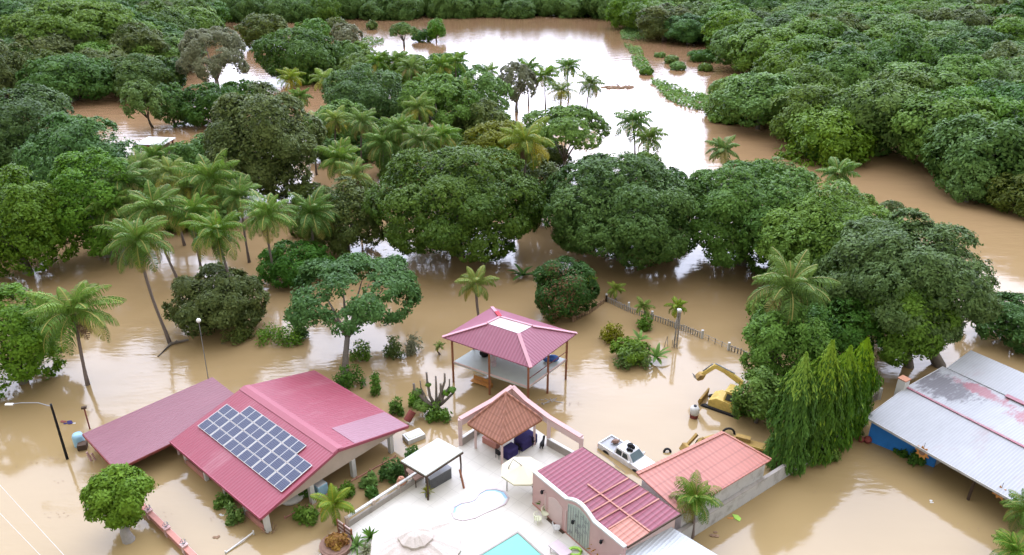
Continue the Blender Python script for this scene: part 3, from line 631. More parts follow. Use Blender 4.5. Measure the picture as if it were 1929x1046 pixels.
fill(((500, 150), (560, 150), (600, 110), (700, 100), (680, 150), (600, 190), (540, 185)), 9, ('green', 'dark'), 'low {} understorey tree by the far channel', 'understorey by the far channel', 14, 3, 5)
fill(((1000, 440), (1030, 330), (1250, 330), (1300, 480), (1030, 488)), 7, ('dark', 'mango'), 'low {} tree behind the largest mango', 'low trees behind the largest mango', 15, 3, 4)
fill(((1430, 560), (1480, 420), (1680, 430), (1700, 560), (1560, 640), (1450, 640)), 10, ('dark', 'mango', 'green'), 'low {} tree among the dome trees on the right', 'low trees among the dome trees', 16, 3, 4.5)
fill(((-90, 470), (-90, 260), (60, 330), (110, 400), (60, 480)), 12, ('dark', 'green', 'bright'), 'low {} understorey tree along the left edge', 'understorey along the left edge', 17, 3, 4.5)
fill(((-60, 330), (-60, 260), (60, 280), (150, 330), (180, 380), (60, 370)), 7, ('dark', 'green'), 'low {} understorey tree beneath the big layered tree', 'understorey beneath the layered tree', 18, 3, 4.5)
fill(((560, 475), (590, 380), (690, 370), (725, 430), (650, 490)), 5, ('dark', 'brown'), 'low {} tree by the swirling pale water', 'low trees by the swirling water', 19, 2.6, 3.6)
# pruned street tree
T((166, 878, 278, 990), 1.3, 'lime', 'round', 'bright clipped tree with a stout grey trunk beside the salmon wall', trunk=(243, 1018), tr=.34, bark='palebark', dens=2.6, clump=.42, leaf=.17)
bush((1004, 484, 1128, 608), 'flush', 'tight round bush with reddish new leaves behind the pink pavilion', name='round_bush', dens=1.5, clump=.35, leaf=.15, style='round', tipf=.35)

# weeping mast trees along the wall
def weeping(px, by, ty, wpx, label, seed):
    b_ = at(px, by, 0); z1 = zat(b_.y, ty); R = 1.25 * wpx / 2 * depth(b_.y, z1 / 2) / F; rng = np.random.default_rng(seed)
    n = int(9500 * z1 / 10); z = rng.uniform(0, 1, n) ** .9; prof = np.clip(np.minimum(1.0, (1 - z) * 2.6 + .04), 0, 1) * (.86 + .14 * np.sin(z * 19 + rng.uniform(0, 6))); ph = rng.uniform(0, 6.28, n)
    st = .85 + .16 * np.sin(ph * 7 + z * 6) * np.sin(ph * 3 + 2)
    r = R * prof * st * rng.uniform(.75, 1.03, n); pos = np.column_stack([r * np.cos(ph), r * np.sin(ph), .35 + z * (z1 - .35)])
    o_ = np.column_stack([np.cos(ph), np.sin(ph), np.full(n, .25)]); t_ = nrm(np.column_stack([np.cos(ph) * .3, np.sin(ph) * .3, np.full(n, -1.)]) + rng.normal(0, .25, (n, 3))); bb = nrm(np.cross(o_, t_) + rng.normal(0, .3, (n, 3)))
    s = rng.uniform(.16, .34, n)[:, None]; q = np.stack([pos - t_ * s, pos + bb * s * .28, pos + t_ * s, pos - bb * s * .28], 1).reshape(-1, 3)
    v = .55 * rng.uniform(0, 1, n) + .25 * st + np.where(rng.uniform(0, 1, n) < .03 + 1.2 * np.clip(z - .6, 0, 1) * 2.2, 1.4, 0)
    th = Thing('mast_tree', label, 'tree', b_, 0, 'weeping mast trees in a row')
    o = bpy.data.objects.new('crown', np_mesh('crown', q, 4, v, [L['weep']])); C.objects.link(o); o.parent = th.e
    th.part('trunk', MB().tube([b_ - UP * .8, b_ + UP * z1 * .5, b_ + UP * z1 * .93], [.2, .13, .04], 8), 'bark', smooth=True)
weeping(1476, 880, 668, 80, 'weeping mast tree nearest the orange roof', 1); weeping(1522, 858, 645, 86, 'weeping mast tree with the tallest pointed tip', 2)
weeping(1560, 838, 655, 80, 'weeping mast tree second from the grey-roofed shed', 3); weeping(1592, 815, 640, 70, 'weeping mast tree nearest the grey-roofed shed', 4)

# ------------------------------------------------------------------ coconut palms
P = palm
P(140, 592, (165, 725), size=1.02, label='lone coconut palm with a full crown near the left edge')
P(258, 455, (322, 648), size=.92, label='leaning coconut palm whose thin trunk reaches the bare fallen log')
P(290, 395, (338, 532), size=.98, label='coconut palm behind the leaning one, its trunk parallel to it')
P(228, 345, h=9, label='coconut palm at the left end of the grove'); P(293, 300, h=8.5, size=.85, label='coconut palm in front of the drowned white-roofed shelter')
P(350, 352, h=8.5, size=.85, label='light green coconut palm in the thick of the left grove', kind='y'); P(397, 340, (412, 480), size=1.08, label='largest coconut palm of the left grove with yellowing lower fronds')
P(407, 440, (448, 605), size=.86, label='coconut palm growing over the brown-green mango'); P(502, 408, (526, 540), size=.88, label='coconut palm left of the pair above the dark low bush')
P(587, 405, (600, 500), size=.95, label='coconut palm right of the pair above the dark low bush')
P(262, 322, h=8.5, size=.9, label='coconut palm between the left end of the grove and the shelter'); P(322, 330, h=9, size=.95, label='pale coconut palm just right of the drowned shelter', kind='y'); P(212, 392, h=7, size=.85, label='low coconut palm beside the bright green tree')
P(452, 372, h=8, size=.85, label='coconut palm against the tall olive-brown tree'); P(365, 402, h=7.5, size=.85, label='coconut palm under the largest one of the left grove')
P(682, 232, h=8.5, size=.85, label='coconut palm over the right shoulder of the dark blue-green mango'); P(668, 330, h=7.5, size=.85, label='coconut palm at the left of the red mud gap', kind='y'); P(755, 245, h=8, size=.85, label='coconut palm left of the yellowish one in the middle grove')
P(870, 168, h=8, size=.8, label='small-headed coconut palm inside the riverside rim', kind='f'); P(800, 158, h=8.5, size=.8, label='coconut palm above the airy light green tree', kind='f'); P(592, 236, h=8, size=.85, label='coconut palm on the near side of the channel palms')
P(640, 300, h=8.5, label='coconut palm above the dark greyish tree', size=.95); P(632, 228, h=8.5, label='coconut palm beside the tall olive-brown tree', size=.85, kind='y')
P(722, 272, (722, 345), size=1.05, label='coconut palm with a shaggy brown skirt by the red mud gap'); P(788, 205, h=9, label='yellowish coconut palm in the middle grove', kind='y', size=.95)
P(792, 268, h=8, label='coconut palm at the upper left of the large central mango', size=.9); P(833, 258, h=8, label='coconut palm behind the large central mango', size=.85)
P(547, 148, h=9, label='yellow-green coconut palm beside the far channel', kind='y', size=.95); P(613, 150, h=9, label='coconut palm right of the yellow-green one by the channel', kind='y')
P(565, 185, h=6, label='short dark coconut palm under the channel palms', kind='f', size=.8)
for px, py, lb in ((748, 115, 'coconut palm at the top of the middle grove'), (775, 128, 'coconut palm right of the one topping the middle grove'), (832, 125, 'coconut palm on the riverside rim of the grove'), (858, 118, 'outermost coconut palm on the riverside rim of the grove'), (712, 118, 'coconut palm above the dark blue-green mango')):
    P(px, py, h=9, label=lb, kind='f')
P(922, 135, (924, 178), label='slim coconut palm alone left of the riverside group', kind='f', size=.75); P(993, 132, (996, 200), label='leftmost coconut palm of the riverside group', kind='f')
P(1027, 145, (1028, 205), label='coconut palm second in the riverside group', kind='f', size=1.05); P(1070, 127, (1072, 185), label='highest coconut palm of the riverside group', kind='f', size=.95)
P(1058, 172, (1056, 225), label='light green coconut palm of the riverside group', kind='y', size=1.0); P(1113, 160, (1105, 212), label='rightmost coconut palm standing alone against the white river', kind='f', size=1.0)
P(990, 270, (987, 432), label='tallest central coconut palm with a long pale trunk and yellow fronds', size=1.2, kind='y', tr=.17)
P(1192, 232, (1196, 300), label='coconut palm rising over the largest mango', size=1.0, kind='f'); P(1222, 262, (1222, 310), label='shorter coconut palm right beside it over the largest mango', size=.9, kind='f')
P(1362, 283, (1368, 330), label='coconut palm at the river edge over the spreading mango', size=.85, kind='f'); P(1578, 328, (1580, 372), label='lone coconut palm leaning over the brown river on the right', size=.95, kind='f')
P(1432, 322, h=5, label='small palm tuft over the mangoes by the river', size=.6, kind='f')
P(1486, 545, h=8.5, label='broad coconut palm seen from above next to the fence', size=.98)
P(897, 535, (905, 615), label='young bright coconut palm behind the pink pavilion', size=.78, kind='s')
P(1309, 940, (1304, 1012), label='small palm in front of the whitewashed wall', size=.52, tr=.13, group='small palms around the buildings', kind='n')
P(628, 950, (632, 990), label='small garden palm next to the round planter', size=.55, tr=.06, kind='s', group='small palms around the buildings')
P(1936, 962, (1936, 1030), label='palm at the lower right edge beside the shed', size=.5, tr=.12, group='small palms around the buildings')
P(1915, 1040, h=1.6, label='low palm in the bottom right corner', size=.5, tr=.1, group='small palms around the buildings')
for cx, cy, by, sz, lb in ((1160, 545, 566, .42, 'young palm at the corner of the flooded fence'), (1212, 578, 606, .42, 'young palm second along the flooded fence'), (1276, 578, 614, .45, 'young palm by the lattice post'), (1112, 532, 556, .38, 'young palm peeping from behind the round bush'), (828, 652, 668, .22, 'tiny palm alone between the bushes and the pink pavilion')):
    P(cx, cy, (cx + 2, by), label=lb, size=sz, kind='s', tr=.09, group='young palms in the yard')
# ------------------------------------------------------------------ bushes and garden plants
def leafy(box, mat, label):                              # a loose garden shrub of broad leaves on several stems
    x0, y0, x1, y1 = box; p = at((x0 + x1) / 2, y1 - 2, 0); s = F / depth(p.y, 0); W = (x1 - x0) / s / 2; H = min(2.9, (y1 - y0) / s / .7); rng = np.random.default_rng(int(x0 * 3 + y0)); Q = []; V = []
    for k in range(int(7 + W * 9)):
        c = np.array([rng.uniform(-.75, .75) * W, rng.uniform(-.5, .5) * W, 0]); h = H * rng.uniform(.35, .95) * (1 - .4 * abs(c[0]) / W)
        n = 46; tt = rng.uniform(0.1, 1, n); ph = rng.uniform(0, 6.28, n); r = rng.uniform(.08, .34, n) * (.5 + W * .6)
        pos = c + np.column_stack([r * np.cos(ph), r * np.sin(ph), h * tt]); nor = np.column_stack([np.cos(ph) * .5, np.sin(ph) * .5, np.full(n, .8)])
        Q.append(leaves(rng, pos, nor, .17, .42, .5)); V.append(rng.uniform(0, 1, n) * .6 + .4 * rng.uniform())
    o = bpy.data.objects.new('garden_shrub', np_mesh('garden_shrub', np.concatenate(Q), 4, np.concatenate(V), [L[mat]])); C.objects.link(o); o.location = p; prop(o, label, 'shrub')
for b_, mt, lb in (((486, 590, 585, 642), 'green', 'low spreading bush under the open-crowned tree'), ((555, 592, 582, 640), 'dark', 'dark upright shrub at the end of the low spreading bush'), ((420, 605, 478, 645), 'brown', 'pale small bush at the foot of the palm by the mango'),
                  ((626, 665, 690, 730), 'dark', 'dense green undergrowth around the bare trunk'), ((660, 640, 700, 680), 'green', 'leafy shoots beside the bare trunk'), ((720, 632, 764, 675), 'brown', 'grey-green bush in the open water behind the house'),
                  ((765, 628, 800, 668), 'grey', 'thin pale bush next to the grey-green one'), ((1130, 603, 1175, 645), 'yellow', 'pale feathery bush behind the banana clump'), ((1150, 635, 1228, 688), 'green', 'leafy clump in the still water of the yard'),
                  ((1197, 592, 1228, 622), 'green', 'small bush in front of the fence'), ((770, 735, 800, 768), 'bright', 'light green shoots left of the pollarded stump'), ((800, 762, 850, 792), 'green', 'green growth around the base of the pollarded stump'),
                  ((765, 838, 795, 876), 'dark', 'dark shrub behind the white kiosk'), ((738, 855, 765, 900), 'dark', 'upright shrub beside the terrace railing'), ((715, 868, 748, 905), 'dark', 'shrub in the flooded bed under the gable'),
                  ((680, 888, 716, 915), 'green', 'second shrub in the flooded bed under the gable'), ((640, 908, 668, 935), 'green', 'shrub between the gable column and the small palm'), ((553, 950, 600, 982), 'green', 'low leafy shrub at the lower end of the flooded bed'),
                  ((690, 915, 712, 938), 'dark', 'little dark shrub in the water beside the railing'), ((408, 930, 440, 955), 'green', 'upper climbing shrub under the left eave'), ((425, 950, 460, 985), 'green', 'lower climbing shrub under the left eave'),
                  ((1545, 840, 1580, 868), 'green', 'creeper spilling over the wall under the mast trees'), ((1688, 846, 1712, 860), 'dark', 'small dark plant at the foot of the blue wall'), ((1708, 850, 1738, 874), 'dark', 'larger dark plant at the foot of the blue wall'),
                  ((1380, 740, 1420, 780), 'green', 'leafy branch mass beside the excavator cab'), ((735, 748, 760, 782), 'green', 'thin shoots at the corner of the house roof'), ((700, 700, 722, 745), 'green', 'small climbing plant left of the open water')):
    leafy(b_, mt, lb)
bush((1152, 636, 1226, 684), 'green', 'spreading crown of the leafy clump in the still yard water', gap=.3, leaf=.2)
fan_plant(at(1205, 650), 9, 1.5, .35, 'bright', 'broad-leaved young banana behind the leafy clump', 'banana_plant', e=(1.2, .3), stem=.6, seed=15)
fan_plant(at(1236, 682), 11, 1.9, .4, 'bright', 'banana plant with broad shining leaves in the yard', 'banana_plant', e=(1.3, .35), stem=.5, seed=5)
fan_plant(at(985, 525), 10, 2.2, .5, 'dark', 'dark banana-like plant between the mango and the round bush', 'banana_plant', e=(1.2, .2), stem=.4, seed=6)
fan_plant(at(672, 1030, .3), 26, 1.1, .14, 'bright', 'arching grassy plant beside the round planter', 'ornamental_grass', e=(1.2, .3), seed=8)
fan_plant(at(697, 1012, .3), 16, .8, .2, 'dark', 'small dark agave next to the thatched umbrella', 'agave', e=(1.3, .3), droop=.5, seed=9)
fan_plant(at(690, 1040, .3), 30, .8, .14, 'grey', 'pale bushy plant at the bottom of the terrace corner', 'pale_plant', e=(1.4, .1), droop=.6, seed=10)
# pollarded stump
b_ = at(822, 780); th = Thing('pollarded_tree', 'pollarded tree stump with bare cut branches behind the white kiosk', 'tree', b_)
mb = MB().tube([b_ - UP * .6, b_ + UP * .6, b_ + Vector((.1, 0, 1.3))], [.42, .34, .26], 9)
for dx, dz, r0, k in ((-1.9, 3.2, .16, -1.0), (-.7, 4.4, .13, -.6), (.1, 4.0, .11, .1), (.9, 4.3, .13, .5), (1.3, 3.7, .09, .8), (-1.3, 3.5, .08, -.9), (.5, 3.2, .14, .8), (1.6, 2.7, .13, .9), (-1.2, 2.4, .13, -1.3)):
    mb.tube([b_ + UP * .7, b_ + Vector((k * .8, dx * .1, dz * .45)), b_ + Vector((dx, .2, dz * .8)), b_ + Vector((dx * 1.02, .2, dz))], [r0 * 1.5, r0 * 1.1, r0 * .8, r0 * .7], 7)
th.part('trunk', mb, 'bark', smooth=True)
me, _ = crown_mesh(31, .7, .4, L['bright'], .13, 1.2, 'round', .25); o = bpy.data.objects.new('shoots', me); C.objects.link(o); o.parent = th.e; o.location = (-1.3, -.2, 1.1)
for q, s in (((-1.7, .2, 2.3), .6), ((.95, .2, 2.2), .5), ((1.5, .1, 2.6), .5), ((-.6, 0, 3.2), .35)):
    o = bpy.data.objects.new('shoots', me); C.objects.link(o); o.parent = th.e; o.location = q; o.scale = (s,) * 3
# ------------------------------------------------------------------ the house with solar panels
eA, rA = 2.1, 3.9
A = Thing('house', 'rose-roofed house with rows of solar panels standing in the flood', 'house', (*at(490, 975, eA)[:2], 0), -40.5)
def lw(t, x, y, z): return t.w(x, y, z)
LA, WA = 13.4, 14.2; mid = WA / 2
def roofpt(x, y): return eA + (rA - eA) * (y / mid if y < mid else (WA - y) / mid)
roof = A.part('roof', MB().prism([A.w(.0, -.0, eA), A.w(0, mid, rA), A.w(-LA, mid, rA), A.w(-LA, 0, eA)], (0, 0, -.1))
              .prism([A.w(0, mid, rA), A.w(0, WA, eA), A.w(-LA, WA, eA), A.w(-LA, mid, rA)], (0, 0, -.1)), 'roofA')
n_ = .035
A.part('ridge_cap', MB().prism([A.w(0.02, mid - .5, rA - .127 + n_ + .02), A.w(.02, mid, rA + n_ + .03), A.w(-LA, mid, rA + n_ + .03), A.w(-LA, mid - .5, rA - .127 + n_ + .02)], (0, 0, -.03))
       .prism([A.w(.02, mid, rA + n_ + .03), A.w(.02, mid + .5, rA - .127 + n_ + .02), A.w(-LA, mid + .5, rA - .127 + n_ + .02), A.w(-LA, mid, rA + n_ + .03)], (0, 0, -.03)), 'ridge', parent=roof)
A.part('faded_sheet', MB().prism([A.w(.01, mid + 1.6, roofpt(0, mid + 1.6) + .03), A.w(.01, WA - .02, eA + .03), A.w(-3.0, WA - .02, eA + .03), A.w(-3.0, mid + 1.6, roofpt(0, mid + 1.6) + .03)], (0, 0, -.02)), 'roofApale', parent=roof, label='paler translucent sheeting on the roof')
mb = MB()
mb.beam(A.w(.05, 0, eA - .12), A.w(.05, mid, rA - .12), .06, .26); mb.beam(A.w(.05, mid, rA - .12), A.w(.05, WA, eA - .12), .06, .26)
mb.beam(A.w(.05, -.04, eA - .12), A.w(-LA, -.04, eA - .12), .06, .26); mb.beam(A.w(.05, WA + .04, eA - .12), A.w(-LA, WA + .04, eA - .12), .06, .2)
A.part('fascia', mb, 'fascia', parent=roof)
mb = MB().prism([A.w(-.55, .35, 1.75), A.w(-.55, WA - .35, 1.75), A.w(-.55, WA - .35, eA - .08), A.w(-.55, mid, rA - .16), A.w(-.55, .35, eA - .08)], d2(-40.5) * .2)
A.part('gable_wall', mb, 'cream')
for y in (.65, 4.6, 8.6, 12.6):
    A.part('column', MB().box(A.w(-.5, y, .4), (.36, .36, 2.7), -40.5), 'white')
for x in (-3.3, -6.2, -9.2, -12.4):
    A.part('column', MB().box(A.w(x, .55, .45), (.26, .26, 2.9), -40.5), 'white')
for x0, x1 in ((-3.8, -.7), (-12.6, -9.4)): A.part('low_wall', MB().box(A.w((x0 + x1) / 2, .5, -.1), (x1 - x0, .16, 1.0), -40.5), 'brick')
A.part('wall', MB().box(A.w(-8.2, 8.2, .5), (9.2, 8.6, 3.0), -40.5), 'brick')
A.part('wall', MB().box(A.w(-LA + .4, 7, .6), (.2, 12.8, 2.9), -40.5), 'cream')
for y in (5.2, 8.2, 11.2):
    A.part('window', MB().box(A.w(-3.58, y, .95), (.06, 1.3, .9), -40.5), 'glass')
    A.part('window_frame', MB().beam(A.w(-3.54, y - .68, .5), A.w(-3.54, y - .68, 1.4), .08, .06).beam(A.w(-3.54, y + .68, .5), A.w(-3.54, y + .68, 1.4), .08, .06).beam(A.w(-3.54, y - .72, 1.44), A.w(-3.54, y + .72, 1.44), .08, .08), 'white')
# solar panels: corners read on the roof plane
nrmA = (A.w(0, mid, rA) - A.w(0, 0, eA)).cross(A.w(-1, 0, eA) - A.w(0, 0, eA)).normalized()
if nrmA.z < 0: nrmA = -nrmA
def onroof(px, py, p0, n):
    a = at(px, py, 0); c0 = Vector((0, 0, CAMH)); d = a - c0; return c0 + d * ((p0 - c0).dot(n) / d.dot(n))
P0 = A.w(0, 0, eA + .12); s00, s10, s01 = onroof(371.5, 803, P0, nrmA), onroof(531, 928, P0, nrmA), onroof(432, 765, P0, nrmA)
ex, ey = (s10 - s00) / 6, (s01 - s00) / 3
ex = (A.w(1, 0, 0) - A.w(0, 0, 0)) * ex.length; ey = (A.w(0, mid, rA) - A.w(0, 0, eA)).normalized() * ey.length
m, t, b = new_mat('solar_cells'); tc = N(t, 'ShaderNodeTexCoord'); s_ = N(t, 'ShaderNodeSeparateXYZ'); t.links.new(tc.outputs['Object'], s_.inputs[0])
k1 = math_(t, 'LESS_THAN', math_(t, 'FRACT', math_(t, 'MULTIPLY', s_.outputs[0], 6.2)), .1); k2 = math_(t, 'LESS_THAN', math_(t, 'FRACT', math_(t, 'MULTIPLY', s_.outputs[1], 6.2)), .1)
t.links.new(mixc(t, math_(t, 'MAXIMUM', k1, math_(t, 'MULTIPLY', k2, .5)), (.035, .042, .085), (.22, .24, .3)), b.inputs['Base Color']); b.inputs['Roughness'].default_value = .3; b.inputs['Specular IOR Level'].default_value = .25
M['cells'] = m
for i in range(6):
    for j in range(4):
        if j == 3 and i not in (1, 2, 3, 4): continue
        o_ = s00 + ex * i + ey * j; mb = MB(); up = nrmA
        mb.prism([o_ + ex * .015 + ey * .02, o_ + ex * .985 + ey * .02, o_ + ex * .985 + ey * .98, o_ + ex * .015 + ey * .98], up * .035, 0)
        for a_, b_ in ((.045, .485), (.515, .955)):
            q = [o_ + ex * a_ + ey * .05, o_ + ex * b_ + ey * .05, o_ + ex * b_ + ey * .95, o_ + ex * a_ + ey * .95]; mb.prism([p + up * .03 for p in q], up * .012, 1)
        A.part('solar_panel', mb, ['white', 'cells'], parent=roof)
# lower wing
W = Thing('house_wing', 'low mauve sheet-metal roof of the wing beside the solar-panelled house', 'house', (*at(218, 885, 1.75)[:2], 0), -41.5)
wl, wv = 6.5, 11.6
# local x runs down-right from the far-left corner; origin at the near-left corner
W.part('roof', MB().prism([W.w(0, 0, 1.75), W.w(0, wv, 1.75), W.w(-wl, wv, 1.95), W.w(-wl, 0, 1.95)], (0, 0, -.08)), 'roofwing')
W.part('fascia', MB().beam(W.w(.04, 0, 1.64), W.w(.04, wv, 1.64), .05, .2).beam(W.w(0, -.04, 1.64), W.w(-wl, -.04, 1.84), .05, .2), 'maroon')
W.part('wall', MB().box(W.w(-wl / 2 - .3, 1.2, .3), (wl - 2.0, .18, 2.6), -41.5).box(W.w(-wl + .6, wv / 2, .5), (.18, wv - 1.6, 2.6), -41.5), 'brick')
for x, y in ((-.4, .5), (-.4, 5), (-.4, 9.5), (-wl + .3, .5)):
    W.part('post', MB().beam(W.w(x, y, -1), W.w(x, y, 1.68), .16, .16), 'palepink')
# things around the house
def boxthing(name, label, cat, px, py, z, size, ang, mat, extra=None, extram=None, group=None, bevel=.04):
    p = at(px, py, z); mb = MB().box(p + UP * size[2] / 2, size, ang); mats = [mat]
    if extra: extra(mb, p); mats.append(extram)
    return single(name, label, cat, mb, mats, p, ang, group, bevel=bevel)
boxthing('foam_crate', 'white rectangular box floating off the right eave of the house', 'crate', 780, 826, 0, (1.7, 1.15, .45), 35, 'white', lambda m_, p: m_.box(p + UP * .47, (1.35, .8, .06), 35, 1), 'ivory')
boxthing('washing_machine', 'pale grey appliance under the gable next to the column', 'appliance', 604, 928, 0, (.9, .9, .95), -40, 'skyblue', lambda m_, p: m_.box(p + UP * .97, (.8, .8, .06), -40, 1), 'white')
p = at(550, 938); single('covered_boat', 'white covered hull afloat under the solar-panelled gable', 'boat', MB().lathe(p, [(0, -.1), (.9, 0), (1.15, .35), (1.05, .5), (.5, .62), (0, .64)], 14).box(p + Vector((1.2, .3, .45)), (1.0, .5, .12), 20), 'white', p, smooth=True)
for px, py, lb in ((560, 930, 'dark potted shrub behind the white covered hull'),): bush((px - 15, py - 22, px + 28, py + 8), 'dark', lb)
# pole with a lamp arm, red pole, globe lamp
p = at(127, 865); th = Thing('street_lamp', 'tall dark street lamp with a long horizontal arm at the left', 'street lamp', p)
top = Vector((xat(p.y, zat(p.y, 766), 97), p.y, zat(p.y, 766))); th.part('pole', MB().tube([p - UP, p, top, top + UP * .25], [.11, .11, .085, .08], 10), 'black', smooth=True)
arm = at(20, 762, top.z); th.part('arm', MB().tube([top, top.lerp(arm, .3) + UP * .3, arm.lerp(top, .25) + UP * .2, arm], [.04] * 4, 6), 'steel')
th.part('lamp_head', MB().box(arm + Vector((-.1, 0, 0)), (.65, .24, .12), 0), 'lamp', bevel=.03)
p = at(169, 808); th = Thing('flag_pole', 'thin maroon pole with a small head behind the mauve roof', 'pole', p); top = Vector((xat(p.y, zat(p.y, 768), 158), p.y, zat(p.y, 768)))
th.part('pole', MB().tube([p - UP, top], .06, 8), 'maroon'); th.part('head', MB().box(top, (.4, .25, .18), 20), 'darkwood')
p = at(393, 722); th = Thing('garden_lamp', 'slender pole with a white globe lamp in front of the brown-green mango', 'street lamp', p); z_ = zat(p.y, 604); top = Vector((xat(p.y, z_, 374), p.y, z_))
th.part('pole', MB().tube([p - UP, top], [.05, .035], 8), 'steel'); th.part('globe', MB().ball(top, .22, 14), 'lamp', smooth=True)
p = at(151, 838); th = Thing('water_barrel', 'pale blue barrel at the left corner of the mauve roof', 'barrel', p)
th.part('barrel', MB().lathe(p, [(0, -.3), (.4, -.3), (.45, 0), (.45, .9), (.36, 1.15), (.12, 1.2), (0, 1.2)], 16), 'skyblue', smooth=True); th.part('frame', MB().box(p + Vector((.55, -.5, .3)), (.7, .7, .5), 20), 'darkwood')
for nm, px, py, lb in (('broken_pipe', 173, 868, 'pink pipes sticking out of the water under the mauve roof'),):
    p = at(px, py); single(nm, lb, 'pipe', MB().tube([p - UP * .3, p + Vector((-.2, 0, .9))], .09).tube([p + Vector((.3, .1, -.3)), p + Vector((.1, .1, .7))], .08), 'pink', p)
# floating rubbish by the lamp
r_ = random.Random(9)
for px, py, lb, mt, sz in ((118, 793, 'reddish floating rubbish beside the lamp pole', 'maroon', .3), (129, 797, 'dark blue floating rubbish beside the lamp pole', 'purple', .35), (139, 797, 'white scrap floating beside the dark blue rubbish', 'white', .16), (700, 790, 'dark twig floating right of the ', 'debris', .2),
                           (418, 970, 'tiny white scrap among the plants under the left eave', 'white', .15), (1755, 945, 'small white scrap floating in the flooded lot', 'white', .2), (1340, 1007, 'clot of floating weed by the whitewashed wall', 'debris', .35), (409, 1012, 'small dark stick in the pale water of the yard', 'debris', .2), (1375, 976, 'white and orange strip sticking up near the lime float', 'orange', .2)):
    if 'right of the ' in lb: continue
    p = at(px, py); mb = MB()
    for k in range(4): mb.ball(p + Vector((r_.uniform(-1, 1), r_.uniform(-.6, .6), 0)) * sz, sz * r_.uniform(.4, .8), 7, 0, (1.2, .8, .5))
    single('floating_debris', lb, 'debris', mb, mt, p)
p = at(1388, 976); single('lime_float', 'lime green leaf-shaped float by the whitewashed wall', 'float', MB().prism([p + Vector(q) for q in ((-.25, .35, 0), (.15, .25, 0), (.3, -.1, 0), (.1, -.4, 0), (-.2, -.1, 0))], (0, 0, .06)), 'lime', p)
# fallen log by the leaning palm
p = at(322, 650); single('fallen_log', 'bare fallen log and roots at the foot of the leaning palm', 'log', MB().tube([at(298, 672), p + UP * .15, p + Vector((1.6, .8, .2))], [.1, .17, .12], 7).tube([p, p + Vector((.7, .1, .5))], .08, 6), 'bark', p)
# salmon boundary wall with three ornaments
a, c_ = at(262, 950, 0), at(372, 1058, 0); dv = (c_ - a).normalized(); nv = dv.cross(UP).normalized(); th = Thing('boundary_wall', 'salmon boundary wall with small metal ornaments at the lower left', 'wall', a, math.degrees(math.atan2(dv.y, dv.x)))
ln = (c_ - a).length; th.part('wall', MB().prism([a - UP, c_ - UP, c_ + UP * .55, a + UP * .55], nv * .22), 'brick')
th.part('coping', MB().prism([a + UP * .55 - nv * .08, c_ + UP * .55 - nv * .08, c_ + UP * .55 + nv * .3, a + UP * .55 + nv * .3], UP * .08), 'brick')
th.part('plinth', MB().prism([a - nv * .3 - UP, c_ - nv * .3 - UP, c_ - nv * .02 - UP, a - nv * .02 - UP], UP * 1.12), 'cream')
for k in (.24, .55, .84):
    p = a + dv * ln * k + nv * .11; th.part('pillar', MB().box(p + UP * .35, (.36, .36, .75), th.ang).box(p + UP * .76, (.46, .46, .08), th.ang), 'palepink' if k > .8 else 'pink')
    o = MB();
    for q in range(5): o.tube([p + UP * .8, p + Vector((.22 * math.cos(q * 1.26), .22 * math.sin(q * 1.26), 1.05)), p + Vector((.1 * math.cos(q * 1.26), .1 * math.sin(q * 1.26), 1.2))], .025, 5)
    th.part('ornament', o, 'steel')
# submerged fence poles and railing by the near corner of the house
a, c_ = at(425, 1043), at(478, 1007); single('low_railing', 'low white railing just breaking the surface by the near house corner', 'railing', MB().beam(a + UP * .05, c_ + UP * .2, .1, .08).tube([a - UP, a + UP * .25], .05).tube([c_ - UP, c_ + UP * .35], .06), 'white', a)
a, c_ = at(537, 978), at(745, 862)
mb = MB().beam(a + UP * .12, c_ + UP * .12, .06, .06)
for k in range(9): q = a.lerp(c_, k / 8); mb.beam(q - UP, q + UP * .3, .06, .06)
single('garden_fence', 'reddish rail fence running through the flooded bed below the gable', 'fence', mb, 'brick', a)
p = at(508, 1003); mb = MB()
for k in range(10): q = k * .63; mb.tube([p - UP * .2, p + Vector((.6 * math.cos(q), .5 * math.sin(q), .35 + .1 * (k % 3)))], .03, 4)
single('dead_brush', 'heap of dead brush at the foot of the near corner column', 'brush', mb, 'debris', p)
# overhead cables
for k, (x0, y0, x1, y1) in enumerate(((-40, 870, 135, 1062), (-40, 925, 95, 1066))):
    a, c_ = at(x0, y0, 6.2), at(x1, y1, 6.2); single('power_cable', ('upper' if k == 0 else 'lower') + ' of the two thin overhead cables crossing the bottom left corner', 'cable', MB().tube([a, a.lerp(c_, .5) - UP * .05, c_], .012, 5), 'white', a)

# ------------------------------------------------------------------ pink two-storey pavilion
fl, ff, fr_ = at(853, 682, 2.3), at(995, 730, 2.3), at(1067, 677, 2.3); fb = fl + fr_ - ff
ang = math.degrees(math.atan2(ff.y - fl.y, ff.x - fl.x)); V_ = Thing('pavilion', 'open two-storey pavilion with a pink hipped roof on wooden posts', 'pavilion', (*((fl + fr_) / 2)[:2], 0), ang)
V_.part('floor', MB().prism([fl, ff, fr_, fb], (0, 0, -.2)), 'slab')
V_.part('floor_edge', MB().beam(fl + UP * .02, ff + UP * .02, .1, .14).beam(ff + UP * .02, fr_ + UP * .02, .1, .14), 'palepink')
for q in (fl, ff, fr_, fb, (fl + ff) / 2, (ff + fr_) / 2, (fl + fb) / 2, (fb + fr_) / 2):
    V_.part('post', MB().beam(Vector((q.x, q.y, -1)), Vector((q.x, q.y, 5.0)), .2, .2), 'wood')
eV = 5.0; el, ef, er = at(833, 635, eV), at(1000, 693, eV), at(1087, 628, eV); eb = el + er - ef
cy_ = (el.y + er.y) / 2; tz = 6.55
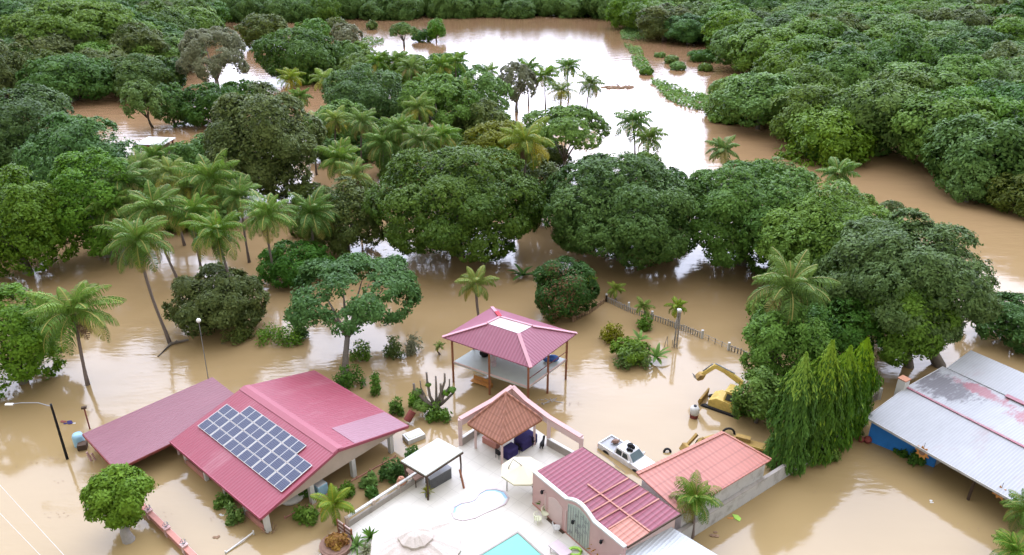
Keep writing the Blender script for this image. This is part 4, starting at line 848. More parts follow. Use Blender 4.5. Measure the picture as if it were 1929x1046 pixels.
tl, tf, tr_, tb = at(918, 610, tz), at(977, 629, tz), at(1003, 615, tz), at(942, 598, tz)
top_c = (tl + tf + tr_ + tb) / 4; ec = (el + er) / 2; sh = Vector((ec.x - top_c.x, ec.y - top_c.y, 0)) * .0
tl, tf, tr_, tb = [p + sh for p in (tl, tf, tr_, tb)]
th_ = (0, 0, -.1)
V_.part('roof', MB().prism([el, ef, tf, tl], th_).prism([er, eb, tb, tr_], th_), 'roofpav')
V_.part('roof', MB().prism([ef, er, tr_, tf], th_).prism([eb, el, tl, tb], th_), 'roofpav2')
V_.part('roof_light', MB().prism([tl, tf, tr_, tb], (0, 0, .05)), 'clear')
for a, c_ in ((el, tl), (ef, tf), (er, tr_), (eb, tb)): V_.part('hip_cap', MB().beam(a + UP * .03, c_ + UP * .06, .34, .07), 'caps')
V_.part('hip_cap', MB().beam(tb + UP * .12, tb.lerp(eb, .42) + UP * .14, .4, .1), 'red', label='bright red flashing on the rear hip')
V_.part('top_rail', MB().beam(tl + UP * .1, tb + UP * .1, .2, .06).beam(tb + UP * .1, tr_ + UP * .1, .2, .06), 'caps')
V_.part('eave_beam', MB().beam(fl + UP * 2.6, ff + UP * 2.6, .1, .16).beam(ff + UP * 2.6, fr_ + UP * 2.6, .1, .16), 'wood')
V_.part('handrail', MB().beam(ff + UP * .9, fr_ + UP * .9, .05, .06), 'maroon')
p = at(912, 672, 2.3); single('black_bag', 'black bundle on the upper floor of the pink pavilion', 'bag', MB().ball(p + UP * .4, .45, 10, 0, (1, .8, 1)).ball(p + Vector((.3, .2, .25)), .3, 8), 'black', p)
p = at(1042, 680, 2.3); single('blue_tarp', 'blue plastic heap at the right edge of the pavilion floor', 'tarp', MB().ball(p + UP * .3, .5, 10, 0, (1.2, .8, .7)).ball(p + Vector((-.6, -.1, .2)), .35, 8, 0, (1.2, .8, .6)), 'bluecloth', p, smooth=True)
p = at(930, 690, 2.3); single('white_chair', 'pale chair on the upper floor of the pink pavilion', 'chair', MB().box(p + UP * .4, (.5, .5, .06), 20).box(p + Vector((0, .24, .7)), (.5, .06, .6), 20).box(p + UP * .2, (.4, .4, .35), 20), 'clear', p)
p = at(905, 725, 0); single('orange_bench', 'orange-red bench half drowned under the pavilion', 'bench', MB().box(p + UP * .25, (2.0, .5, .1), -30).box(p + Vector((.2, .3, .45)), (2.0, .08, .35), -30).box(p + Vector((.9, -.4, .1)), (.5, .5, .5), -30), 'orange', p)

# ------------------------------------------------------------------ terrace, low walls, gazebo and pergola
Z = .3
corner = at(962, 775, Z); al = at(868, 838, Z); ar = at(1095, 868, Z)
deck = [at(655, 988, Z), at(792, 898, Z), al, corner, ar, at(1180, 930, Z), at(1330, 1075, Z), at(1180, 1200, Z), at(600, 1200, Z), at(600, 1046, Z)]
prop(mk('terrace', MB().prism(deck, (0, 0, -1.3)), 'deck'), kind='structure')
G = Thing('gazebo', 'square gazebo with a steep clay-tile roof at the back of the terrace', 'gazebo', (*((at(881, 798, 2.9) + at(1021, 790, 2.9)) / 2)[:2], Z), -43)
g1_, g2_, g3_ = at(881, 798, 2.9), at(944, 836, 2.9), at(1021, 790, 2.9); g4_ = g1_ + g3_ - g2_; gc = (g1_ + g3_) / 2; gz = zat(gc.y, 741); ap = Vector((xat(gc.y, gz, 953), gc.y, gz))
G.part('roof', MB().prism([g1_, g2_, ap], (0, 0, -.12)).prism([g3_, g4_, ap], (0, 0, -.12)), 'tile')
G.part('roof', MB().prism([g2_, g3_, ap], (0, 0, -.12)).prism([g4_, g1_, ap], (0, 0, -.12)), 'tile2')
for q in (g1_, g2_, g3_, g4_): G.part('hip_tiles', MB().tube([q + UP * .03, q.lerp(ap, .5) + UP * .06, ap + UP * .08], .1, 7), 'tile')
for q in (g1_, g2_, g3_, g4_):
    b_ = q.lerp(gc, .2); G.part('post', MB().beam((b_.x, b_.y, Z), (b_.x, b_.y, 3.0), .2, .2), 'palepink')
G.part('eave_board', MB().beam(g1_ - UP * .12, g2_ - UP * .12, .05, .12).beam(g2_ - UP * .12, g3_ - UP * .12, .05, .12), 'wood')
for (px, py), lb, mt, sz in (((990, 838), 'dark indigo cloth-covered table under the gazebo, right side', 'purple', (1.9, 1.1, .95)), ((960, 858), 'dark indigo draped table under the gazebo, front', 'purple', (1.3, .9, .9))):
    p = at(px, py, Z); mb = MB().box(p + UP * sz[2] / 2, sz, 45); single('draped_table', lb, 'table', mb, mt, p, 45, bevel=.12)
for k, (px, py) in enumerate(((940, 862), (978, 852), (1003, 838))):
    p = at(px, py, Z); th = Thing('folding_chair', ('black chair at the front corner of the gazebo', 'black chair between the indigo tables', 'black chair by the right post of the gazebo')[k], 'chair', p, 45, 'black chairs at the gazebo')
    th.part('seat', MB().box(th.w(0, 0, .45), (.45, .45, .05), 45), 'black'); th.part('backrest', MB().box(th.w(-.2, 0, .72), (.05, .45, .5), 45), 'black')
    for sx in (-.19, .19):
        for sy in (-.19, .19): th.part('leg', MB().beam(th.w(sx, sy, 0), th.w(sx, sy, .44), .04, .04), 'black')
p = at(925, 838, Z); single('stone_bench', 'pinkish low bench behind the gazebo post', 'bench', MB().box(p + UP * .3, (1.6, .5, .6), -40), 'brick', p, -40)
# black dog on the paving
p = at(1020, 846, Z); k = len(bpy.data.objects); bm_ = bpy.data.meshes.new('dog'); S_ = .95
vv = [(0, 0, .55), (.28, 0, .56), (.55, 0, .6), (.75, 0, .82), (.93, 0, .82), (-.25, 0, .6), (-.5, .05, .48), (.3, .1, .3), (.32, .11, .02), (.3, -.1, .3), (.36, -.11, .02), (0, .1, .38), (-.08, .11, .2), (0, .11, .02), (0, -.1, .38), (-.06, -.11, .2), (.05, -.11, .02), (.72, .07, .94), (.72, -.07, .94)]
ee = [(0, 1), (1, 2), (2, 3), (3, 4), (0, 5), (5, 6), (1, 7), (7, 8), (1, 9), (9, 10), (0, 11), (11, 12), (12, 13), (0, 14), (14, 15), (15, 16), (3, 17), (3, 18)]
rad = [.17, .18, .11, .11, .055, .04, .02, .07, .04, .07, .04, .09, .045, .04, .09, .045, .04, .03, .03]
bm_.from_pydata([Vector(v_) * S_ for v_ in vv], ee, []); o = bpy.data.objects.new('dog', bm_); C.objects.link(o); o.location = p; o.rotation_euler = (0, 0, R_(70)); bm_.materials.append(M['black'])
sk = o.modifiers.new('skin', 'SKIN'); o.modifiers.new('sub', 'SUBSURF').levels = 1; o.modifiers['sub'].render_levels = 1
if not bm_.skin_vertices: bm_.attributes  # the modifier below fills default radii
import bmesh
bmm = bmesh.new(); bmm.from_mesh(bm_); ly = bmm.verts.layers.skin.verify()
bmm.verts.ensure_lookup_table()
for i_, v_ in enumerate(bmm.verts): v_[ly].radius = (rad[i_], rad[i_]); v_[ly].use_root = (i_ == 0)
bmm.to_mesh(bm_); bmm.free(); prop(o, 'black dog standing on the terrace right of the gazebo', 'dog')
# pink pergola frame round the corner
zt = 3.3; pl, pr1, pr2 = at(868, 838, Z), at(1033, 838, Z), at(1093, 872, Z)
tzl = zat(pl.y, 790); tzr = zat(pr2.y, 824); tm = zat(pr1.y, 787); pk = at(965, 729, 4.1)
th = Thing('pergola', 'pink rendered beam frame on posts round the back corner of the terrace', 'pergola', pl, 0)
for q, z_, ln_ in ((pl, tzl, 'l'), (pr1, tm, 'm'), (pr2, tzr, 'r')):
    th.part('post', MB().beam((q.x, q.y, Z - 1), (q.x, q.y, z_), .32, .32), 'palepink')
th.part('post', MB().beam((pk.x, pk.y, -1), pk, .32, .32), 'palepink')
b1 = Vector((pl.x, pl.y, tzl)); b2 = Vector((pr1.x, pr1.y, tm)); b3 = Vector((pr2.x, pr2.y, tzr)); m1 = b1.lerp(pk, .62) - UP * .18; m2 = b2.lerp(pk, .62) - UP * .2
def band(a, c, dz): return [a, c, c - UP * dz, a - UP * dz]
def bandp(mb, a, c, dz, w_):
    n = (c - a).cross(UP).normalized() * w_; mb.prism([p - n / 2 for p in band(a, c, dz)], n)
mb = MB()
for a, c_ in ((b1, m1), (m1, pk), (pk, m2), (m2, b2), (b2, b3)): bandp(mb, a, c_, .62, .3)
th.part('beam', mb, 'palepink')
mb = MB()
for a, c_ in ((b1, m1), (m1, pk), (pk, m2), (m2, b2), (b2, b3)): mb.beam(a + UP * .06, c_ + UP * .06, .46, .1)
th.part('coping', mb, 'pink')
for a, c_, mt, lb in ((pl, pl.lerp(corner, .6), 'concrete', 'low grey wall between the kiosk and the gazebo'), (pr1, pr2, 'concrete', 'low grey wall with a white top under the pergola')):
    w_ = Thing('low_wall', lb, 'wall', a); n = (c_ - a).cross(UP).normalized() * .2
    w_.part('wall', MB().prism([a - UP * .9, c_ - UP * .9, c_ + UP * .75, a + UP * .75], n), mt); w_.part('coping', MB().prism([a + UP * .75 - n * .2, c_ + UP * .75 - n * .2, c_ + UP * .75 + n * 1.2, a + UP * .75 + n * 1.2], UP * .07), 'white')
# terrace railing
a, c_ = at(655, 992, Z), at(795, 900, Z); th = Thing('terrace_railing', 'white-topped balustrade wall along the left side of the terrace', 'railing', a)
th.part('wall', MB().prism([a - UP * 1.2, c_ - UP * 1.2, c_ + UP * .5, a + UP * .5], (c_ - a).cross(UP).normalized() * .15), 'concrete')
th.part('handrail', MB().beam(a + UP * .85, c_ + UP * .85, .2, .14), 'white')
for k in range(4): q = a.lerp(c_, k / 3); th.part('pillar', MB().box(q + UP * .45, (.26, .26, .95), 35), 'cream')
# wooden gate and round planter
a, c_ = at(638, 1000, Z), at(664, 1020, Z); th = Thing('wooden_gate', 'reddish wooden gate at the lower end of the balustrade', 'gate', a)
for z_ in (.35, .7, 1.05): th.part('rail', MB().beam(a + UP * z_, c_ + UP * z_, .06, .13), 'palepink')
for k in (0, .5, 1): q = a.lerp(c_, k); th.part('post', MB().beam(q - UP, q + UP * 1.15, .12, .12), 'wood')
th.part('panel', MB().prism([a + UP * .1, c_ + UP * .1, c_ + UP * 1.0, a + UP * 1.0], Vector((-.03, .03, 0))), 'stone')
p = at(634, 1040, .0); th = Thing('round_planter', 'round brown stone planter with red and yellow leaves at the terrace corner', 'planter', p)
th.part('tub', MB().lathe(p, [(0, -.8), (1.0, -.8), (1.08, .3), (1.15, .75), (1.0, .8), (.92, .62), (0, .6)], 20), 'stone', smooth=False)
me, _ = crown_mesh(44, .7, .4, L['croton'], .13, 1.5, 'round', .22); o = bpy.data.objects.new('foliage', me); C.objects.link(o); o.parent = th.e; o.location = (.1, .1, 1.0)
# white-roofed kiosk with a dark counter
K = Thing('kiosk', 'kiosk with a flat white roof and a dark grey bar counter', 'kiosk', at(840, 905, Z), 36)
k1_, k2_, k3_ = at(755, 868, 2.9), at(802, 896, 2.9), at(872, 850, 2.9); k4_ = k1_ + k3_ - k2_
K.part('roof', MB().prism([k1_, k2_, k3_, k4_], (0, 0, -.1)), 'ivoryroof', bevel=.02); K.part('roof_beam', MB().beam(k1_ - UP * .17, k2_ - UP * .17, .1, .12).beam(k2_ - UP * .17, k3_ - UP * .17, .1, .12), 'darkwood')
kc = (k1_ + k3_) / 2
for q in (k1_, k2_, k3_, k4_): b_ = q.lerp(kc, .1); K.part('post', MB().tube([(b_.x, b_.y, Z), (b_.x + .05, b_.y, 1.6), (b_.x, b_.y, 2.85)], [.08, .07, .08], 8), 'darkwood')
K.part('post', MB().tube([at(874, 920, Z), at(866, 885, 1.7)], .09, 8), 'wood', label='leaning reddish post')
a, c_ = at(811, 924, Z), at(851, 901, Z); n = (c_ - a).cross(UP).normalized() * -.55
K.part('counter', MB().prism([a, c_, c_ + UP * 1.05, a + UP * 1.05], n), 'counter'); K.part('countertop', MB().prism([a + UP * 1.05 - n * .1, c_ + UP * 1.05 - n * .1, c_ + UP * 1.05 + n * 1.1, a + UP * 1.05 + n * 1.1], UP * .06), 'steel')
p = at(785, 905, Z); th = Thing('wooden_table', 'brown wooden table at the left side of the kiosk', 'table', p, 36); th.part('tabletop', MB().box(p + UP * .8, (1.1, 1.6, .08), 36), 'stone')
for sx in (-.45, .45):
    for sy in (-.7, .7): th.part('leg', MB().beam(th.w(sx, sy, 0), th.w(sx, sy, .78), .08, .08), 'darkwood')
p = at(757, 918, Z); single('clay_jar', 'brown clay jar at the end of the balustrade by the kiosk', 'jar', MB().lathe(p, [(0, 0), (.28, 0), (.4, .35), (.36, .7), (.2, .85), (.24, .95), (0, .93)], 14), 'terra', p, smooth=True)
def potted(px, py, label, potm, leafm, n, ln, wd, z=Z, r=.22, seed=1):
    p = at(px, py, z); th = Thing('potted_plant', label, 'potted plant', p); th.part('pot', MB().lathe(p, [(0, 0), (r * .75, 0), (r, .4), (r * 1.05, .42), (r * .9, .44), (0, .38)], 14), potm, smooth=True)
    fan_plant((0, 0, .4), n, ln, wd, leafm, None, name='leaves', seed=seed, parent=th.e, e=(1.45, .5))
potted(805, 936, 'potted yellow-green plant in a small pot before the kiosk', 'steel', 'yellow', 16, .7, .12, seed=2)
potted(1026, 962, 'slim potted shrub against the pink facade, upper end', 'terra', 'dark', 18, .9, .13, seed=3)
potted(1127, 1044, 'slim potted shrub against the pink facade, lower end', 'terra', 'croton', 18, .95, .13, seed=4)
# pools
pc = at(975, 1005, Z); du, dvv = d2(-51), d2(-141); ql = [pc, pc + du * 9, pc + du * 9 + dvv * 12, pc + dvv * 12]
th = Thing('swimming_pool', 'turquoise swimming pool cut by the bottom edge of the photo', 'pool', pc)
th.part('water', MB().face([p + UP * .012 for p in ql]), 'poolteal'); th.part('coping', MB().prism([ql[0] + (-du - dvv) * .14, ql[1] + (du - dvv) * .14, ql[1], ql[0]], UP * .05).prism([ql[0] + (-du - dvv) * .14, ql[0], ql[3], ql[3] + (-du + dvv) * .14], UP * .05), 'concrete')
kid = [at(*q, Z) for q in ((852, 968), (855, 956), (868, 949), (885, 946), (895, 942), (903, 930), (916, 923), (935, 922), (950, 927), (958, 938), (952, 950), (935, 958), (915, 966), (895, 976), (872, 981), (856, 977))]
kc = sum(kid, Vector()) / len(kid); th = Thing('wading_pool', 'small kidney-shaped wading pool with a grey rim in the white paving', 'pool', kc)
th.part('water', MB().face([p + UP * .008 for p in kid]), 'poolpale'); mb = MB()
for i in range(len(kid)): a, c_ = kid[i], kid[(i + 1) % len(kid)]; mb.beam(a + UP * .025, c_ + UP * .025, .12, .07)
th.part('coping', mb, 'steel' if False else 'clear')
mb = MB()
for i in range(9): a, c_ = kid[i], kid[i + 1]; mb.prism([a.lerp(kc, .02) + UP * .01, c_.lerp(kc, .02) + UP * .01, c_.lerp(kc, .12) + UP * .01, a.lerp(kc, .12) + UP * .01], UP * .004)
th.part('tile_band', mb, 'skyblue')
# cream side-pole umbrella
p = at(955, 925, Z); th = Thing('patio_umbrella', 'cream patio umbrella hanging from a curved side pole', 'umbrella', p); hub = at(984, 880, 2.6)
th.part('pole', MB().tube([p, p + UP * 1.4, p + Vector((.15, .1, 2.3)), p.lerp(hub, .4) + UP * 2.2, hub + UP * .12], .045, 8), 'concrete', smooth=True)
mb = MB(); rim = [hub + d2(22.5 + 45 * i) * 1.75 - UP * .32 for i in range(8)]
for i in range(8):
    a, c_ = rim[i], rim[(i + 1) % 8]; mb.face([hub + UP * .2, a, c_]); mb.face([a, c_, c_ - UP * .14, a - UP * .14])
th.part('canopy', mb, 'canvas'); mb = MB()
for q in rim: mb.beam(hub + UP * .14, q - UP * .03, .025, .025)
th.part('ribs', mb, 'steel')
# thatched umbrella
tp = at(783, 1006, 2.9); th = Thing('thatched_umbrella', 'round pale thatched sunshade at the bottom of the terrace', 'umbrella', (tp.x, tp.y, Z)); r_ = random.Random(3)
def thatch(R0, z0, z1, n=44):
    mb = MB(); c0 = Vector((tp.x, tp.y, z1)); ring = []
    for i in range(n): a_ = 2 * math.pi * i / n; rr = R0 * r_.uniform(.93, 1.05); ring.append(Vector((tp.x + rr * math.cos(a_), tp.y + rr * math.sin(a_), z0 + r_.uniform(-.05, .05))))
    mids = [c0.lerp(q, .5) + UP * (.1 + r_.uniform(-.04, .04)) for q in ring]
    for i in range(n): j = (i + 1) % n; mb.face([c0, mids[i], mids[j]]); mb.face([mids[i], ring[i], ring[j], mids[j]]); mb.face([ring[i], ring[j], ring[j] - UP * .2, ring[i] - UP * .2])
    return mb
th.part('canopy', thatch(3.15, 1.95, 2.95), 'thatch'); th.part('canopy_top', thatch(1.2, 2.85, 3.3, 26), 'thatch'); th.part('pole', MB().tube([(tp.x, tp.y, Z), (tp.x, tp.y, 2.9)], .09, 8), 'darkwood')
# furniture by the facade
def chair(px, py, ang, mt, lb):
    p = at(px, py, Z); th = Thing('garden_chair', lb, 'chair', p, ang, 'pale garden chairs by the pink facade'); th.part('seat', MB().lathe(th.w(0, 0, .4), [(0, 0), (.28, 0), (.3, .05), (0, .06)], 12), mt, smooth=False)
    mb = MB()
    for k in range(7): a_ = R_(60 + k * 10 * 6 / 2); mb.tube([th.w(.26 * math.cos(a_), .26 * math.sin(a_), .43), th.w(.32 * math.cos(a_), .32 * math.sin(a_), .82)], .018, 5)
    th.part('backrest', mb.tube([th.w(.32 * math.cos(R_(60 + k * 30)), .32 * math.sin(R_(60 + k * 30)), .84) for k in range(7)], .025, 6), mt)
    for k in range(4): a_ = R_(45 + 90 * k); th.part('leg', MB().tube([th.w(.2 * math.cos(a_), .2 * math.sin(a_), .4), th.w(.26 * math.cos(a_), .26 * math.sin(a_), 0)], .02, 5), mt)
chair(1013, 985, 40, 'ivory', 'ivory-green garden chair nearest the upper potted shrub'); chair(1027, 975, -20, 'ivory', 'second ivory-green garden chair touching the facade side')
chair(1048, 1002, 80, 'white', 'white garden chair between the chairs and the pool corner')
p = at(1055, 1046, Z); th = Thing('garden_table', 'light grey low table at the bottom edge beside the pool', 'table', p, -50); th.part('tabletop', MB().box(p + UP * .6, (1.5, .9, .07), -50), 'clear')
for sx in (-.6, .6):
    for sy in (-.35, .35): th.part('leg', MB().beam(th.w(sx, sy, 0), th.w(sx, sy, .57), .06, .06), 'clear')
p = at(1083, 1043, Z); single('pool_ring', 'yellow-green inflatable ring beside the grey table', 'pool float', MB().tube([p + Vector((.45 * math.cos(i * .524), .35 * math.sin(i * .524), .2)) for i in range(13)], .11, 8), 'lime', p, smooth=True)
p = at(1008, 928, Z); single('wall_stool', 'small dark stool at the upper corner of the pink facade', 'stool', MB().box(p + UP * .25, (.3, .3, .5), 30).box(p + UP * .53, (.4, .4, .06), 30), 'darkwood', p, 30)

# ------------------------------------------------------------------ crimson-roofed building with the pink facade
zf = 3.3
f1, f2, f3 = at(1010, 888, zf), at(1182, 1030, zf), at(1098, 842, zf + .5)
f4 = at(1283, 968, zf + .5); th = Thing('poolside_building', 'pink building with a crimson tiled roof facing the pool', 'building', (*f2[:2], Z), math.degrees(math.atan2(f1.y - f2.y, f1.x - f2.x)) + 180); B_ = th
rf = B_.part('roof', MB().prism([f1, f2, f4, f3], (0, 0, -.1)), 'roofred')
def rl(u, v, dz=.03): a = f1.lerp(f2, u); c_ = f3.lerp(f4, u); return a.lerp(c_, v) + UP * dz
B_.part('salmon_sheet', MB().prism([rl(.8, .0), rl(.998, .0), rl(.998, .4), rl(.8, .4)], (0, 0, -.02)), 'roofsalmon', parent=rf, label='salmon corner of the roof')
for u in (.5, .6, .7, .8): B_.part('sheet_joint', MB().beam(rl(u, .02, .05), rl(u, .99, .05), .11, .05), 'roofsalmon', parent=rf)
B_.part('sheet_joint', MB().beam(rl(.36, .42, .055), rl(.995, .42, .055), .13, .05), 'roofsalmon', parent=rf)
B_.part('edge_trim', MB().beam(f2 - UP * .06, f4 - UP * .06, .08, .16).beam(f3 - UP * .06, f4 - UP * .06, .06, .14), 'darkwood')
fd = (f2 - f1).normalized(); fn = fd.cross(UP).normalized()
if fn.y > 0: fn = -fn
Lf = (f2 - f1).length; g = lambda u, z, o=0: Vector((f1.x, f1.y, 0)) + fd * (u * Lf) + fn * (.12 + o) + UP * z
wallpts = [g(0, -.9), g(1, -.9), g(1, zf + .05), g(.69, zf + .05)] + [g(.69 - .3 * k / 8, zf + .05 + .55 * math.sin(math.pi * k / 8)) for k in range(1, 8)] + [g(.39, zf + .05), g(0, zf + .05)]
B_.part('facade', MB().prism(wallpts, fn * .2), 'pink')
mb = MB(); tops = [g(1, zf + .12, .1), g(.69, zf + .12, .1)] + [g(.69 - .3 * k / 8, zf + .12 + .55 * math.sin(math.pi * k / 8), .1) for k in range(1, 8)] + [g(.39, zf + .12, .1), g(0, zf + .12, .1)]
for a, c_ in zip(tops[:-1], tops[1:]): mb.beam(a, c_, .3, .12)
B_.part('parapet_trim', mb, 'white')
gp = [g(.66, .45, .2), g(.42, .45, .2), g(.42, zf - .1, .2)] + [g(.42 + .24 * k / 6, zf - .1 + .42 * math.sin(math.pi * k / 6), .2) for k in range(1, 6)] + [g(.66, zf - .1, .2)]
gr = B_.part('window_panel', MB().prism(gp, fn * .03), 'grille'); mb = MB(); r_ = random.Random(2)
for i in range(9): u = .43 + i * .0275; mb.tube([g(u, .5, .27), g(u, zf - .15 + .3 * math.sin(math.pi * (u - .42) / .24), .27)], .018, 5)
for i in range(14):
    cu, cz = r_.uniform(.45, .63), r_.uniform(.7, zf - .3); mb.tube([g(cu, cz, .28) + fd * (.2 * math.cos(k * .7) * (1 - k / 12)) + UP * (.2 * math.sin(k * .7) * (1 - k / 12)) for k in range(10)], .015, 4)
B_.part('scrollwork', mb, 'steel', parent=gr)
mb = MB()
for u in (.155, .395): mb.prism([g(u, .5, .2), g(u + .012, .5, .2), g(u + .012, 2.4, .2), g(u, 2.4, .2)], fn * .05)
B_.part('pilaster', mb, 'palepink'); B_.part('door_panel', MB().prism([g(.2, .35, .2), g(.36, .35, .2), g(.36, 2.3, .2)] + [g(.36 - .16 * k / 6, 2.3 + .35 * math.sin(math.pi * k / 6), .2) for k in range(1, 6)] + [g(.2, 2.3, .2)], fn * .03), 'palepink')
B_.part('door_sill', MB().prism([g(.2, .31, .2), g(.4, .31, .2), g(.4, .37, .2), g(.2, .37, .2)], fn * .25), 'darkwood')
B_.part('plinth_band', MB().prism([g(.0, .32, .2), g(1, .32, .2), g(1, .42, .2), g(0, .42, .2)], fn * .04), 'brick')
for u, z_ in ((.14, 2.55), (.5, 2.2), (.8, 2.6)): B_.part('wall_lamp', MB().beam(g(u, z_, .2), g(u, z_, .4), .05, .05).box(g(u, z_ - .05, .42), (.16, .16, .26), B_.ang), 'black')
hb = zf - .05
B_.part('wall', MB().prism([Vector((q.x, q.y, -.9)) for q in (f1.lerp(f4, .02), f2.lerp(f3, .03), f4.lerp(f1, .03), f3.lerp(f2, .03))], (0, 0, hb + .85)), 'palepink')
# orange roof building and long whitewashed wall
o1, o2, o3, o4 = at(1200, 893, 3.55), at(1362, 815, 3.55), at(1453, 866, 3.0), at(1283, 968, 3.0)
th = Thing('storage_building', 'whitewashed building with a salmon-orange ribbed roof behind the crimson one', 'building', (*o4[:2], 0), 36)
th.part('roof', MB().prism([o1, o2, o3, o4], (0, 0, -.1)), 'rooforange')
th.part('ridge_cap', MB().beam(o1 + UP * .04, o2 + UP * .04, .3, .08).beam(o2 + UP * .03, o3 + UP * .03, .16, .08), 'roofsalmon')
th.part('wall', MB().prism([Vector((q.x, q.y, -1)) for q in (o1.lerp(o3, .04), o2.lerp(o4, .04), o3.lerp(o1, .04), o4.lerp(o2, .04))], (0, 0, 3.86)), 'palewall')
wa, wb = at(1312, 1008), at(1632, 802); wd = (wb - wa).normalized(); wn = wd.cross(UP).normalized() * -.22
th = Thing('compound_wall', 'long stained whitewashed wall between the yard and the flooded lot', 'wall', wa, 36); s0 = wa - wd * 3
th.part('wall', MB().prism([s0 - UP, wb - UP, wb + UP * 1.35, s0 + UP * 1.35], wn), 'palewall'); th.part('coping', MB().prism([s0 + UP * 1.35 - wn * .15, wb + UP * 1.35 - wn * .15, wb + UP * 1.35 + wn * 1.15, s0 + UP * 1.35 + wn * 1.15], UP * .06), 'concrete')
# white sheet roof at the bottom
q1, q2 = at(1252, 985, 2.6), at(1158, 1052, 2.6); q3 = at(1362, 1052, 2.6); dd = (q2 - q1) * 1.6; d3 = (q3 - q1) * 1.7
th = Thing('annex', 'white sheet roof in the bottom foreground next to the crimson roof', 'building', (*q1[:2], 0), math.degrees(math.atan2(d3.y, d3.x)))
th.part('roof', MB().prism([q1, q1 + dd, q1 + dd + d3, q1 + d3], (0, 0, -.08)), 'roofwhite'); i_ = dd.normalized() * .4 + d3.normalized() * .4
th.part('wall', MB().prism([Vector((q.x, q.y, -1)) for q in (q1 + i_, q1 + dd, q1 + dd + d3 - d3.normalized() * .4, q1 + d3 - d3.normalized() * .4 + dd.normalized() * .4)], (0, 0, 3.5)), 'palewall')

# ------------------------------------------------------------------ grey-roofed shed on the right
z1 = 2.5; s1 = at(1632, 786, z1); s2 = at(1935, 958, z1); ud = (s2 - s1).normalized(); vd = Vector((-ud.y, ud.x, 0))
if vd.y < 0: vd = -vd
Ls = 22.0; zr = 4.1
def sp_(u, v, z): return Vector((s1.x, s1.y, 0)) + ud * u + vd * v + UP * z
# first slope, flat strip and raised rear slope
def vof(px, py, z):
    p = at(px, py, z); return (p - s1).dot(vd)
v1 = vof(1703, 728, 3.6); v2 = vof(1782, 693, 3.9); v3 = vof(1818, 657, 4.6)
M['roofstain'] = m_ = M['roofgrey'].copy(); t = m_.node_tree; b = t.nodes['Principled BSDF']; src = b.inputs['Base Color'].links[0].from_socket
tc = N(t, 'ShaderNodeTexCoord'); s_ = N(t, 'ShaderNodeSeparateXYZ'); t.links.new(tc.outputs['Object'], s_.inputs[0])
def blob(cx, cy, rx, ry, sc, amt, soft=2.2):       # a ragged stain with its own place on the sheeting
    mp = N(t, 'ShaderNodeMapping'); mp.inputs['Scale'].default_value = (1, .35, 1); t.links.new(tc.outputs['Object'], mp.inputs[0])
    n = N(t, 'ShaderNodeTexNoise', _Scale=sc, _Detail=8.0, _Roughness=.7); t.links.new(mp.outputs[0], n.inputs['Vector'])
    dx = math_(t, 'ABSOLUTE', math_(t, 'MULTIPLY', math_(t, 'SUBTRACT', s_.outputs[0], cx), 1 / rx)); dy = math_(t, 'ABSOLUTE', math_(t, 'MULTIPLY', math_(t, 'SUBTRACT', s_.outputs[1], cy), 1 / ry))
    d = math_(t, 'SUBTRACT', 1.15, math_(t, 'POWER', math_(t, 'ADD', math_(t, 'POWER', dx, 2.0), math_(t, 'POWER', dy, 2.0)), .5))
    k = math_(t, 'ADD', math_(t, 'MULTIPLY', d, soft), math_(t, 'MULTIPLY_ADD', n.outputs['Fac'], 7.0, -3.8), clamp=True); return math_(t, 'MULTIPLY', k, amt)
vm = (v1 + v2) / 2
c1 = mixc(t, blob(1.6, vm, 3.2, 2.3, 2.0, .85), src, (.13, .12, .13)); c1 = mixc(t, blob(4.0, v2 - 1.0, 2.6, .8, 1.5, .8), c1, (.32, .1, .12)); c1 = mixc(t, blob(9.6, v2 - 1.7, 3.2, 1.5, 1.8, .8), c1, (.34, .12, .14)); c1 = mixc(t, blob(15, vm, 5, 1.6, 1.8, .5), c1, (.4, .2, .2))
t.links.new(c1, b.inputs['Base Color'])
SH = Thing('shed', 'long shed under a weathered grey metal roof with a blue wall', 'shed', (s1.x, s1.y, 0), math.degrees(math.atan2(ud.y, ud.x)))
rr = SH.part('roof', MB().prism([sp_(0, 0, z1), sp_(Ls, 0, z1), sp_(Ls, v1, 3.6), sp_(0, v1, 3.6)], (0, 0, -.1)), 'roofgrey')
rr2 = SH.part('roof', MB().prism([sp_(0, v1, 3.6), sp_(Ls, v1, 3.6), sp_(Ls, v2, 3.9), sp_(0, v2, 3.9)], (0, 0, -.1)), 'roofstain', label='middle strip of the roof with dark stains')
SH.part('roof', MB().prism([sp_(.3, v2 - .05, 3.98), sp_(Ls, v2 - .05, 3.98), sp_(Ls, v3, 4.7), sp_(.3, v3, 4.7)], (0, 0, -.1)), 'roofgrey', label='raised rear slope of the roof')
SH.part('flashing', MB().beam(sp_(0, v1, 3.66), sp_(Ls, v1, 3.66), .24, .06), 'flash', parent=rr, label='faded red flashing'); SH.part('flashing', MB().beam(sp_(5.5, v2 - .1, 4.02), sp_(Ls, v2 - .1, 4.02), .5, .06), 'flash', parent=rr2)
SH.part('fascia', MB().beam(sp_(0, -.04, z1 - .08), sp_(Ls, -.04, z1 - .08), .06, .2).beam(sp_(-.04, 0, z1 - .06), sp_(-.04, v1, 3.54), .06, .18).beam(sp_(-.04, v1, 3.54), sp_(-.04, v2, 3.84), .06, .18), 'palewall')
SH.part('wall', MB().prism([sp_(.3, .5, -1), sp_(5.4, 2.0, -1), sp_(5.4, 2.0, z1 + .3), sp_(.3, .5, z1 - .05)], vd * .15), 'blue')
